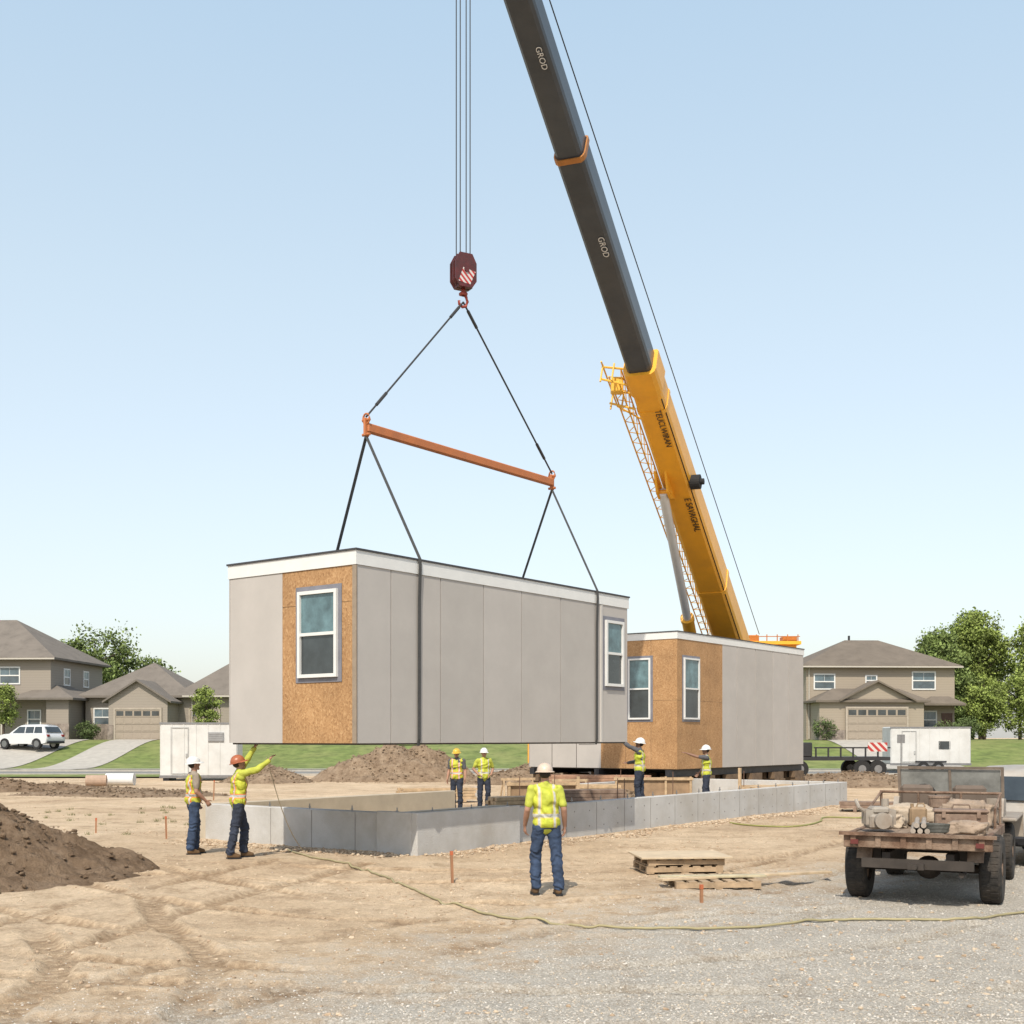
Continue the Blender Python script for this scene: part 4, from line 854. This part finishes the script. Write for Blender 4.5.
for a,b,c,d in((2.5,3.8,4.4,5.8),(6.6,7.8,4.4,5.8)): add_window(h,a,b,c,d,lambda u,w,dd:(7.4+dd,u,w),0,False,0.11,True)
m=MB(); m.box(2.4,3.4,-0.06,0,0,2.2); m.obj('door',doorm,h); gutter(h,-7.8,8.0,-0.6,6.45)
h=E('single_storey_house','low taupe house with wide hip roofs and garage','house',(-28.6,102,GZ),R(-2)); h.scale=(1.0,1,1.14)
m=MB(); m.box(-7.6,9.5,0,9.0,-0.5,3.3); m.obj('wall',taupe,h)
mw=MB(); mw.box(-4.5,0.4,-3.0,-0.003,-0.5,2.9)
m=MB(); hip(m,-7.6,1.4,-0.2,8.8,3.3,2.7,0.5); hip(m,0.6,9.5,-0.1,9.1,3.35,3.3,0.5); gable(m,mw,-4.5,0.4,-3.0,2.2,2.9,1.35); m.obj('roof',rg,h); mw.obj('garage_wall',taupe,h)
garage(h,-3.9,-0.2,0.05,2.2,-3.02,gdoor); garage(h,1.4,3.8,0.05,2.2,-0.02,gdoor)
for a in((-6.9,-5.4,1.0,2.4),(5.4,7.4,0.9,2.4)): fwin(h,*a,0)
base(h,-7.65,-4.55,-0.07,0,-0.3,1.2); base(h,4.2,9.5,-0.07,-0.003,-0.3,0.8); base(h,-4.56,-4.1,-3.08,-3.01,-0.3,1.1); base(h,0.0,0.46,-3.08,-3.01,-0.3,1.1)
gutter(h,0.9,10,-0.6,3.3)
m=MB(); m.cyl((4.2,4,5.6),(4.2,4,6.9),0.1,n=8); m.obj('roof_vent',darksteel,h)
# ---------------------------------------------------------------- ground and streets
F=[(j*nx+i,j*nx+i+1,(j+1)*nx+i+1,(j+1)*nx+i) for j in range(ny-1) for i in range(nx-1)]
me=bpy.data.meshes.new('ground'); me.from_pydata(V,[],F); me.materials.append(ground_mat())
for nm,dat in(('gravel',gr),('track',tr)):
    a=me.attributes.new(nm,'FLOAT','POINT'); a.data.foreach_set('value',dat)
me.polygons.foreach_set('use_smooth',[True]*len(F))
g=bpy.data.objects.new('ground',me); COL.objects.link(g); g['kind']='structure'
def sheet(name,x0,x1,y0,y1,dz,mat,nxs=2,dy=1.5):
    m=MB(); yy=[]; y=y0
    while y<y1: yy.append(y); y+=dy
    yy.append(y1); xx=[x0+(x1-x0)*i/nxs for i in range(nxs+1)]
    v=[(x,y,1.95*sst(82,99,y)+dz) for y in yy for x in xx]; n=nxs+1
    f=[(j*n+i,j*n+i+1,(j+1)*n+i+1,(j+1)*n+i) for j in range(len(yy)-1) for i in range(nxs)]
    m.add(v,f); return m.obj(name,mat,kind='structure')
asph=M('asphalt',(0.22,0.215,0.20),0.9,0.2,3,0.3,60)
conc_pave=M('pavement_concrete',(0.44,0.41,0.36),0.9,0.14,2,0.2,50)
grassm=M('lawn_grass',(0.155,0.20,0.05),0.95,0.35,1.2,0.8,12,dirt=(0.27,0.27,0.10),dscale=0.3,damt=0.7)
sheet('road',-140,140,70.5,78.5,0.02,asph)
m=MB(); m.box(-140,140,70.2,70.5,-0.1,0.13); m.obj('kerb',conc_pave,kind='structure')
m=MB(); m.box(-140,140,78.5,78.8,-0.1,0.13); m.obj('kerb',conc_pave,kind='structure')
sheet('lawn',-140,140,78.8,190,0.10,grassm)
sheet('pavement',-140,140,80.2,81.6,0.125,conc_pave)
sheet('verge_lawn',-140,-14,66,70.2,0.08,grassm)
for x0,x1,y1 in((-40.5,-34.5,99),(-32.3,-28.9,101),(25.5,31.5,99.5)):
    sheet('driveway',x0,x1,78.8,y1,0.14,conc_pave)
# ---------------------------------------------------------------- trees
bark=M('bark',(0.09,0.065,0.045),0.9,0.3,6)
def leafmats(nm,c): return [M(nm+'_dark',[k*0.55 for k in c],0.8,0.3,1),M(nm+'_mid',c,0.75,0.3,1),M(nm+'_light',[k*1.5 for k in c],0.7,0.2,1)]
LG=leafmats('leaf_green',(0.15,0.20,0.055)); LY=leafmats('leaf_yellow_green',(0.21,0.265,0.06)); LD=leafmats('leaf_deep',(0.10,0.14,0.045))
def tree(loc,h,w,mats,label,seed=1,shape='round',leaf=0.2,n=7000,group=None,trunkf=0.25,nc=60):
    rnd=random.Random(seed); rs=np.random.RandomState(seed)
    e=E('tree',label,'tree',loc,0,group)
    m=MB(); r=0.028*h; lean=rnd.uniform(-0.03,0.03)*h
    pts=[Vector((0,0,-0.2)),Vector((lean*0.3,0,h*0.3)),Vector((lean,0.02*h,h*0.6)),Vector((lean,0,h*0.85))]; rad=[r,r*0.75,r*0.42,r*0.12]
    for a,b,ra,rb_ in zip(pts,pts[1:],rad,rad[1:]): m.caps(a,b,ra,rb_,8)
    cl=[]
    zc=h*(trunkf+(1-trunkf)/2); rz=h*(1-trunkf)/2
    for i in range(nc):
        while True:
            v=Vector((rnd.uniform(-1,1),rnd.uniform(-1,1),rnd.uniform(-1,1)))
            if 0.2<v.length<1: break
        k=1.0
        if shape=='column': k=0.8+0.2*(1-abs(v.z))+0.25*max(0,-v.z)
        else: k=1.0-0.25*max(0,-v.z)
        cl.append(Vector((v.x*w/2*k*0.85+lean,v.y*w/2*k*0.85,zc+v.z*rz*0.90)))
    for c in cl[:14]:
        st=pts[1].lerp(pts[3],max(0,min(1,(c.z-h*0.45)/(h*0.5)))); m.caps(st,c,r*0.28,r*0.06,6)
    m.obj('trunk',bark,e,smooth=True)
    per=n//nc; Q=[];MI=[]
    for c in cl:
        cr_=w*rnd.uniform(0.08,0.20)*(60/nc)**0.3; bias=rnd.uniform(-0.6,0.6)
        d=rs.normal(size=(per,3)); d/=np.linalg.norm(d,axis=1)[:,None]; d*=(rs.uniform(0.2,1,per)**0.5)[:,None]*cr_*rs.uniform(0.7,1.5,per)[:,None]; d[:,2]*=0.85
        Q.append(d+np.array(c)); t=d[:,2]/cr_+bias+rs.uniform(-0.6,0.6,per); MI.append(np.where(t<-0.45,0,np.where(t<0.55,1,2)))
    Q=np.concatenate(Q); MI=np.concatenate(MI); K=len(Q); s=leaf*rs.uniform(0.5,1.3,K)[:,None]
    a=rs.normal(size=(K,3)); a/=np.linalg.norm(a,axis=1)[:,None]; b=np.cross(a,rs.normal(size=(K,3))); b/=np.linalg.norm(b,axis=1)[:,None]
    VV=np.stack([Q-a*s*.5,Q+b*s*.32,Q+a*s*.5,Q-b*s*.32],1).reshape(-1,3)
    me=bpy.data.meshes.new('crown'); me.from_pydata(VV.tolist(),[],np.arange(4*K).reshape(-1,4).tolist())
    for x in mats: me.materials.append(x)
    me.polygons.foreach_set('material_index',MI.astype(np.int32)); o=bpy.data.objects.new('crown',me); COL.objects.link(o); o.parent=e
    return e
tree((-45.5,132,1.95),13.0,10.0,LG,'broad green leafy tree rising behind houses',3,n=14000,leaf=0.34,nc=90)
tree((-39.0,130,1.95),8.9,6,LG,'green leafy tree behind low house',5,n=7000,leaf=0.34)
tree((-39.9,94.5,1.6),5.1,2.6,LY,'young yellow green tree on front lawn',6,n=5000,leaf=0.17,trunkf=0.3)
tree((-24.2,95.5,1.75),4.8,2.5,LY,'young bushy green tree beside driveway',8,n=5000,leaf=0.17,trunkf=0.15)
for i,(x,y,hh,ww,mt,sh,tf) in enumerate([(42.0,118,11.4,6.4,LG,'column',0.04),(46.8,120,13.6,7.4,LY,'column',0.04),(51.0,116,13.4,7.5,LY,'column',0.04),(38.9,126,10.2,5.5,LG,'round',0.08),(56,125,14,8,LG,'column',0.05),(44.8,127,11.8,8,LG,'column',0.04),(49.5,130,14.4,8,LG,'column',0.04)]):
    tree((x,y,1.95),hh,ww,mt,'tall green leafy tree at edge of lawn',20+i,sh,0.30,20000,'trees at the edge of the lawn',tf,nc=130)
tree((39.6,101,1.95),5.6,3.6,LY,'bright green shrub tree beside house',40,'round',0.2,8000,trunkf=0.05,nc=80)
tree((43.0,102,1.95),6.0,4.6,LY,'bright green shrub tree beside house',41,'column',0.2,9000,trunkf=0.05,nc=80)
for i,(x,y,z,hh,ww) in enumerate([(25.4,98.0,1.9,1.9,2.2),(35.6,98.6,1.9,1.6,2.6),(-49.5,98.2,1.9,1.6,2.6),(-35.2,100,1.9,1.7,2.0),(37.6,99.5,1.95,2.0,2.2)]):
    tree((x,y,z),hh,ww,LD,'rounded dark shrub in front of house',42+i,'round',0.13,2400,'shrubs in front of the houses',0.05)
# ---------------------------------------------------------------- mounds
def dirtm(name,c1,c2,c3):
    m,nt,b=newmat(name); L=nt.links; tc=N(nt,'ShaderNodeTexCoord')
    n=N(nt,'ShaderNodeTexNoise',_Scale=2.2,_Detail=10.0,_Roughness=0.75); L.new(tc.outputs['Object'],n.inputs[0])
    r=ramp(nt,[(0.35,c1),(0.5,c2),(0.68,c3)]); L.new(n.outputs[0],r.inputs[0]); L.new(r.outputs[0],b.inputs['Base Color']); b.inputs['Roughness'].default_value=1; b.inputs['Specular IOR Level'].default_value=0.1
    n2=N(nt,'ShaderNodeTexNoise',_Scale=12.0,_Detail=8.0,_Roughness=0.75); L.new(tc.outputs['Object'],n2.inputs[0])
    bp=N(nt,'ShaderNodeBump',_Strength=1.0,_Distance=0.12); L.new(n2.outputs[0],bp.inputs['Height']); L.new(bp.outputs[0],b.inputs['Normal']); return m
darkdirt=dirtm('dark_soil',(0.15,0.10,0.063),(0.24,0.168,0.11),(0.34,0.25,0.172))
middirt=dirtm('brown_soil',(0.18,0.125,0.082),(0.28,0.205,0.14),(0.38,0.29,0.205))
def ico0():
    p=(1+5**.5)/2; v=np.array([(-1,p,0),(1,p,0),(-1,-p,0),(1,-p,0),(0,-1,p),(0,1,p),(0,-1,-p),(0,1,-p),(p,0,-1),(p,0,1),(-p,0,-1),(-p,0,1)],float); v/=np.linalg.norm(v[0])
    f=np.array([(0,11,5),(0,5,1),(0,1,7),(0,7,10),(0,10,11),(1,5,9),(5,11,4),(11,10,2),(10,7,6),(7,1,8),(3,9,4),(3,4,2),(3,2,6),(3,6,8),(3,8,9),(4,9,5),(2,4,11),(6,2,10),(8,6,7),(9,8,1)]); return v,f
def scatter(name,pts,sizes,mats,seed=1,parent=None,flat=0.65,**k):
    rs=np.random.RandomState(seed); v,f=ico0(); n=len(pts)
    VV=np.empty((n,12,3))
    ang=rs.uniform(0,6.28,n); sc=rs.uniform(0.6,1.3,(n,1,3)); jit=1+rs.uniform(-0.25,0.25,(n,12,1))
    VV[:]=v[None]*jit; VV*=sc; VV[:,:,2]*=flat
    c=np.cos(ang)[:,None]; s=np.sin(ang)[:,None]; x=VV[:,:,0]*c-VV[:,:,1]*s; y=VV[:,:,0]*s+VV[:,:,1]*c; VV[:,:,0]=x;VV[:,:,1]=y
    VV*=np.array(sizes)[:,None,None]; VV+=np.array(pts)[:,None,:]
    FF=(f[None]+ (np.arange(n)*12)[:,None,None]).reshape(-1,3)
    me=bpy.data.meshes.new(name); me.from_pydata(VV.reshape(-1,3).tolist(),[],FF.tolist())
    for m in mats: me.materials.append(m)
    me.polygons.foreach_set('material_index',np.repeat(rs.randint(0,len(mats),n),20).astype(np.int32))
    o=bpy.data.objects.new(name,me); COL.objects.link(o)
    for a,b in k.items(): o[a]=b
    if parent: o.parent=parent
    return o
def mound(cx,cy,rx,ry,h,mat,label,seed,res=90,peaks=None):
    n=res; m=MB(); v=[]; peaks=peaks or [(0,0,1,1)]
    def hh(u,w):
        z=0
        for px,py,ph,pr in peaks:
            d=math.hypot((u-px)/pr,(w-py)/pr); z=max(z,ph*max(0,1-d)**0.9)
        q=z*h; k=min(1,z*4)
        q+=k*h*(0.20*noise.noise((u*2.2+seed,w*2.2,0))+0.12*noise.noise((u*6+seed,w*6,2))+0.08*noise.noise((u*15+seed,w*15,4))+0.04*noise.noise((u*34+seed,w*34,6)))
        if z<=0: q=-0.15
        return q
    for j in range(n+1):
        for i in range(n+1):
            u=-1.1+2.2*i/n; w=-1.1+2.2*j/n
            v.append((u*rx,w*ry,hh(u,w)-0.03))
    f=[(j*(n+1)+i,j*(n+1)+i+1,(j+1)*(n+1)+i+1,(j+1)*(n+1)+i) for j in range(n) for i in range(n)]
    m.add(v,f); o=m.obj('dirt_pile',mat,None,(cx,cy,Hb(cx,cy)),0,True); T(o,label,'dirt pile')
    rs=random.Random(seed); P=[];S=[]
    for i in range(1500):
        u=rs.gauss(0,0.5);w=rs.gauss(0,0.5)
        if math.hypot(u,w)>1.12: continue
        s=(0.010+0.05*rs.random()**3)*(1+h*0.1); P.append((u*rx,w*ry,max(0,hh(u,w))+s*0.2)); S.append(s)
    scatter('soil_clods',P,S,[mat],seed,o,kind='stuff'); return o
mound(-9.4,19.7,3.6,3.0,1.33,darkdirt,'dark brown loose soil heap on the dirt ground',3,130,peaks=[(0,0,1,1),(0.45,-0.15,0.5,0.55),(-0.4,0.2,0.8,0.7)])
mound(-6.0,62,4.2,3.0,2.1,middirt,'brown soil heap beyond foundation',5,60,peaks=[(-0.1,0,0.95,0.8),(0.35,0,0.9,0.7),(-0.6,0,0.4,0.5)])
mound(-12.2,60,2.4,2.0,0.9,middirt,'low brown soil heap beyond foundation',8,40)
mound(-22,50,5,2.0,0.6,darkdirt,'low spread of broken dark soil',11,50,peaks=[(0,0,1,0.9),(0.6,0,0.7,0.5),(-0.6,0,0.7,0.5)])
mound(-15,46,4,1.6,0.35,middirt,'low spread of broken brown soil',12,50,peaks=[(0,0,1,0.9),(0.6,0,0.7,0.5),(-0.6,0,0.7,0.5)])
mound(1.0,58,3.5,2,1.0,middirt,'low brown soil heap beyond foundation',13,40)
mound(15.5,55,5.5,2,0.7,middirt,'low brown soil heap near crane',14,40)
mound(14.2,37,3.0,1.6,0.35,middirt,'low brown soil heap beside foundation end',17,40)
mound(3.2,37.8,2.2,1.0,0.55,middirt,'small brown soil heap inside foundation',21,40)
# ---------------------------------------------------------------- pebbles
rs=np.random.RandomState(3); P=[];S=[]
while len(P)<24000:
    y=9+ (rs.uniform()**1.4)*12; x=rs.uniform(-0.5*y,0.5*y)
    g_=gravel(x,y)+rs.normal()*0.28
    if g_<0.55: continue
    s=0.004+0.008*rs.uniform()**1.8+ (0.008 if rs.uniform()<0.015 else 0)
    P.append((x,y,H(x,y)+s*0.2)); S.append(s)
stn=[M('stone_a',(0.56,0.515,0.45),0.9,0.2,3),M('stone_b',(0.46,0.415,0.355),0.9,0.2,3),M('stone_c',(0.64,0.60,0.54),0.9,0.2,3),M('stone_d',(0.54,0.46,0.36),0.9,0.2,3)]
scatter('gravel_stones',P,S,stn,4,kind='stuff')
P=[];S=[]
cl=[(rs.uniform(-9,9),rs.uniform(10,34)) for _ in range(60)]
for i in range(9000):
    if rs.uniform()<0.6:
        c=cl[rs.randint(60)]; x=c[0]+rs.normal()*0.7; y=c[1]+rs.normal()*0.5
    else: y=9.5+rs.uniform()**1.4*30; x=rs.uniform(-0.48*y,0.48*y)
    if y<9: continue
    s=0.006+0.024*rs.uniform()**4; P.append((x,y,H(x,y)+s*0.2)); S.append(s)
for i in range(3600):
    if rs.uniform()<0.7: t=rs.uniform(0,21); s_=-0.2-abs(rs.normal())*0.4
    else: t=-0.2-abs(rs.normal())*0.4; s_=rs.uniform(0,6.4)
    x=FX+.6*t-.8*s_; y=FY+.8*t+.6*s_; s=0.012+0.045*rs.uniform()**3; P.append((x,y,H(x,y)+s*0.3)); S.append(s)
scatter('soil_clods',P,S,[M('clod_tan',(0.54,0.43,0.31),1,0.2,3),M('clod_brown',(0.42,0.31,0.21),1,0.2,3)],6,kind='stuff')
def weeds(cs):
    V=[];F=[]
    for cx,cy in cs:
        for k in range(22):
            a=random.uniform(0,6.28); r=random.uniform(0,0.12); x=cx+r*math.cos(a); y=cy+r*math.sin(a); z=H(x,y); hh=random.uniform(0.03,0.11); w=0.007; o=len(V); dx=random.uniform(-.06,.06);dy=random.uniform(-.06,.06)
            V+=[(x-w,y,z),(x+w,y,z),(x+dx,y+dy,z+hh)]; F.append((o,o+1,o+2))
    m=MB(); m.add(V,F); return m
wm_=weeds([(random.uniform(-14,-6),random.uniform(26.5,40)) for _ in range(50)])
o=wm_.obj('weed_tufts',M('dry_weed',(0.2,0.19,0.09),0.9)); o['kind']='stuff'
# ---------------------------------------------------------------- site items
def hose(pts,r,mat,label):
    pp=[(x+0.04*noise.noise((x*1.5,y*1.5,7)),y+0.12*noise.noise((x*.9,y*.9,9))) for x,y in smooth_path(pts,22)]
    pp=[(x,y,max(H(x,y),H(x+.06,y),H(x,y+.06),H(x-.06,y),H(x,y-.06))+r*1.2) for x,y in pp]
    m=MB(); m.tube(pp,r,7); o=m.obj('hose',mat,smooth=True); T(o,label,'hose')
hose([(-4.4,23.6),(-3.6,21.9),(-2.5,20.1),(-1.0,16.4),(0.1,14.7),(1.25,13.95),(2.2,13.75),(4.1,14.6),(5.4,14.5),(6.6,15.2),(9,15.6),(11,17)],0.016,M('tan_hose',(0.36,0.31,0.17),0.6),'long tan hose winding across dirt and gravel')
hose([(5.6,31.0),(6.0,30.0),(6.9,29.6),(7.9,31.0),(8.6,33.0),(9.6,32.9),(10.6,35)],0.02,M('yellow_green_hose',(0.30,0.30,0.09),0.6),'yellow green hose lying beside foundation wall')
stk=M('stake_wood',(0.38,0.19,0.10),0.7,0.2)
for x,y,hh in((-0.9,18.2,0.5),(2.5,15.9,0.24),(-7.6,26.5,0.5),(-6.1,29.5,0.45),(-8.9,34,0.6),(-9.6,27.8,0.35),(7.6,24.9,0.4),(-10.4,42,0.7)):
    m=MB(); m.box(-0.018,0.018,-0.018,0.018,-0.1,hh-0.06,0); m.box(-0.02,0.02,-0.02,0.02,hh-0.06,hh,1)
    o=m.obj('survey_stake',[stk,M('stake_tip',(0.5,0.14,0.06),0.6)],None,(x,y,H(x,y))); o.rotation_euler=(random.uniform(-.06,.06),random.uniform(-.06,.06),0.4); T(o,'small wooden survey stake with orange top driven in dirt','stake','survey stakes around the site')
def pallet(loc,rz,label):
    m=MB()
    for i in range(7): m.box(-0.65+i*0.19,-0.65+i*0.19+0.12,-0.5,0.5,0.095,0.115)
    for y in(-0.5,-0.05,0.4): m.box(-0.65,0.61,y,y+0.1,0.02,0.094)
    for i in(0,3,6): m.box(-0.65+i*0.19,-0.65+i*0.19+0.12,-0.5,0.5,0.0,0.018)
    o=m.obj('pallet',M('pallet_wood',(0.40,0.29,0.185),0.85,0.35,5),None,loc,rz); T(o,label,'pallet','wooden pallets on the gravel'); return o
px,py=2.75,19.9; z=H(px,py)+0.02
pallet((px,py,z),0.12,'wooden pallet lying on dirt under another pallet'); pallet((px+0.02,py,z+0.118),0.13,'wooden pallet stacked on another pallet')
m=MB(); m.box(-0.74,0.76,-0.58,0.56,0,0.03,bev=0.004); o=m.obj('plywood_sheet',M('plywood',(0.56,0.45,0.31),0.8,0.15,3),None,(px,py,z+0.236),0.10); T(o,'plywood sheet lying on top of stacked pallets','plywood')
pallet((2.95,17.9,H(2.95,17.9)+0.02),0.12,'wooden pallet under loose planks')
for i,(x,y,L_,a,zz) in enumerate([(3.5,17.95,2.9,0.36,0.14),(2.95,17.75,1.6,0.10,0.14)]):
    m=MB(); m.box(-L_/2,L_/2,-0.08,0.08,0,0.035,bev=0.004); o=m.obj('plank',M('plank_%d'%(i%2),(0.54-0.06*(i%2),0.42,0.28),0.8,0.25,5),None,(x,y,H(x,y)+zz+0.01*i),a); T(o,'rough sawn wooden plank lying across pallet','plank','loose planks')
def lstack(loc,rz,L_,nx_,nz_,label,mat=lumber):
    m=MB()
    for k in range(nz_):
        for i in range(nx_):
            o=random.uniform(-0.08,0.08); m.box(-L_/2+o,L_/2+o,i*0.15-nx_*0.075,i*0.15-nx_*0.075+0.14,k*0.1+0.1,k*0.1+0.19)
    for x in(-L_*0.35,L_*0.35): m.box(x-0.05,x+0.05,-nx_*0.08,nx_*0.08,0,0.098)
    o=m.obj('lumber_stack',mat,None,loc,rz); T(o,label,'lumber'); return o
redl=M('reddish_lumber',(0.38,0.22,0.14),0.8,0.3,4)
lstack((1.6,36.5,0.0),0.1,3.2,7,7,'stack of sawn lumber inside foundation')
lstack((3.0,42.5,0.0),-0.2,3.6,6,8,'tall stack of reddish lumber near house module',redl)
lstack((2.2,33.0,0.0),0.2,1.8,5,7,'short stack of weathered lumber inside foundation',rust2)
lstack((9.4,41.5,0.0),0.5,3.0,6,5,'stack of sawn lumber beside house module')
lstack((-4.7,30.8,0.0),A,2.5,4,3,'stack of sawn lumber inside foundation')
lstack((8.3,38.2,0.0),0.9,2.8,5,6,'stack of sawn lumber near foundation end')
lstack((-2.6,41.5,0.0),0.3,2.6,5,4,'flat stack of sawn lumber beyond foundation')
lstack((0.2,31.2,0.0),0.5,1.6,4,6,'short stack of sawn lumber inside foundation')
lstack((11.2,36.0,0.0),-0.3,2.6,5,2,'flat stack of weathered planks outside foundation',rust2)
for i,(x,y,a,L_) in enumerate([(0.9,34.8,0.2,2.0),(4.6,39.2,-0.1,2.4)]):
    m=MB()
    for k in np.linspace(-L_/2,L_/2,4): m.box(k-0.035,k+0.035,-0.03,0.03,0,0.95)
    m.box(-L_/2-0.05,L_/2+0.05,0.031,0.05,0.25,0.85,1); m.box(-L_/2-0.08,L_/2+0.08,-0.05,-0.031,0.83,0.92)
    o=m.obj('formwork_panel',[lumber,M('form_ply',(0.33,0.22,0.13),0.8,0.25,3)],None,(x,y,0),a); T(o,'upright timber formwork panel standing inside foundation','formwork','formwork panels in the foundation')
for i,(x,y,hh) in enumerate([(1.9,34.6,1.1),(7.6,40.2,1.2)]):
    m=MB(); m.box(-0.045,0.045,-0.045,0.045,-0.05,hh); m.box(-0.09,0.09,-0.09,0.09,0,0.03); o=m.obj('timber_post',lumber,None,(x,y,0),i); T(o,'square timber post standing on foundation floor','post','timber posts in the foundation')
for i,(x,y,r,L_,mt,lb) in enumerate([(-18.2,56,0.28,1.3,white,'white wrapped roll lying on dirt'),(-18.9,54.8,0.26,0.9,M('tan_roll',(0.42,0.30,0.22),0.8),'tan wrapped roll lying on dirt')]):
    m=MB(); m.cyl((-L_/2,0,r),(L_/2,0,r),r,n=20); m.cyl((-L_/2-0.02,0,r),(L_/2+0.02,0,r),r*0.3,n=12); o=m.obj('material_roll',mt,None,(x,y,0),0.2*i); T(o,lb,'roll')
for i,(x,y) in enumerate([(-2.2,44),(-1.5,44.2),(0.9,41.2),(5.2,33.2)]):
    m=MB(); m.box(-0.3,0.3,-0.2,0.2,0,0.2,bev=0.01); m.box(-0.28,0.31,-0.19,0.21,0.198,0.4,bev=0.01); o=m.obj('concrete_block',concrete,None,(x,y,0),i*0.4); T(o,'pair of grey concrete blocks stacked on dirt','concrete block','concrete blocks on the site')
for i,(x,y,a) in enumerate([(0.2,40.5,0.3),(1.9,39.3,0.1)]):
    m=MB(); m.box(-0.6,0.6,-0.05,0.05,0.78,0.86)
    for sx in(-0.5,0.5):
        for sy in(-1,1): m.cyl((sx,sy*0.03,0.8),(sx+0.06*(1 if sx>0 else -1),sy*0.3,0),0.03,n=6)
    o=m.obj('sawhorse',lumber,None,(x,y,0),a); T(o,'wooden sawhorse standing on dirt','sawhorse','sawhorses on the site')
m=MB()
for i in range(5): m.box(-0.9,0.9,-0.5+i*0.2,-0.5+i*0.2+0.19,0.22,0.26)
for x in(-0.8,0.8): m.box(x-0.08,x+0.08,-0.45,0.45,0,0.219)
o=m.obj('work_platform',lumber,None,(3.58,33.8,0),0.5); T(o,'low timber plank platform on foundation floor','platform')
m=MB(); pts=[]; pA=Vector((-4.48,22.0,1.84)); pB=Vector((-4.0,23.1,0.03))
for i in range(20):
    t=i/19; p=pA.lerp(pB,t); p.z-=0.25*math.sin(math.pi*t); pts.append(p)
m.tube(pts,0.009,6); o=m.obj('tag_line',M('tan_rope',(0.4,0.34,0.24),0.9)); T(o,'thin tan tag line rope hanging from worker hand to ground','rope')
# ---------------------------------------------------------------- light, world, camera
el=R(50); az=math.atan2(-0.20,-0.98)
ts=Vector((math.sin(az)*math.cos(el),math.cos(az)*math.cos(el),math.sin(el)))
sl=bpy.data.lights.new('sun','SUN'); sl.energy=4.7; sl.angle=R(0.5); sl.color=(1.0,0.92,0.79); so=bpy.data.objects.new('sun',sl); COL.objects.link(so); so.rotation_euler=ts.to_track_quat('Z','Y').to_euler()
w=bpy.data.worlds.new('World'); scene.world=w; w.use_nodes=True; nt=w.node_tree; bg=nt.nodes['Background']
sk_=nt.nodes.new('ShaderNodeTexSky'); sk_.sky_type='NISHITA'; sk_.sun_disc=False; sk_.sun_elevation=el; sk_.sun_rotation=az%(2*math.pi); sk_.air_density=1.0; sk_.dust_density=2.5; sk_.ozone_density=1.0; sk_.altitude=0
tc=nt.nodes.new('ShaderNodeTexCoord'); sp=nt.nodes.new('ShaderNodeSeparateXYZ'); nt.links.new(tc.outputs['Generated'],sp.inputs[0])
hz=ramp(nt,[(0.0,(0.50,0.485,0.455)),(0.2,(0.475,0.495,0.455)),(0.34,(0.44,0.495,0.47)),(0.52,(0.365,0.465,0.505)),(0.75,(0.20,0.28,0.36)),(1.0,(0.10,0.15,0.20))]); nt.links.new(sp.outputs['Z'],hz.inputs[0])
scl=nt.nodes.new('ShaderNodeVectorMath'); scl.operation='SCALE'; scl.inputs['Scale'].default_value=1/0.12; nt.links.new(hz.outputs[0],scl.inputs[0])
add=nt.nodes.new('ShaderNodeVectorMath'); add.operation='ADD'; nt.links.new(scl.outputs[0],add.inputs[0]); nt.links.new(sk_.outputs[0],add.inputs[1])
nt.links.new(add.outputs[0],bg.inputs[0]); bg.inputs[1].default_value=0.12
cam=bpy.data.cameras.new('camera'); co=bpy.data.objects.new('camera',cam); COL.objects.link(co); scene.camera=co
co.location=(0,0,2.2); co.rotation_euler=(R(90),0,0); cam.sensor_width=36; cam.lens=1205/1024*36; cam.shift_y=226/1024; cam.clip_end=6000; cam.clip_start=0.1
scene.view_settings.view_transform='Standard'; scene.view_settings.look='None'; scene.view_settings.exposure=0
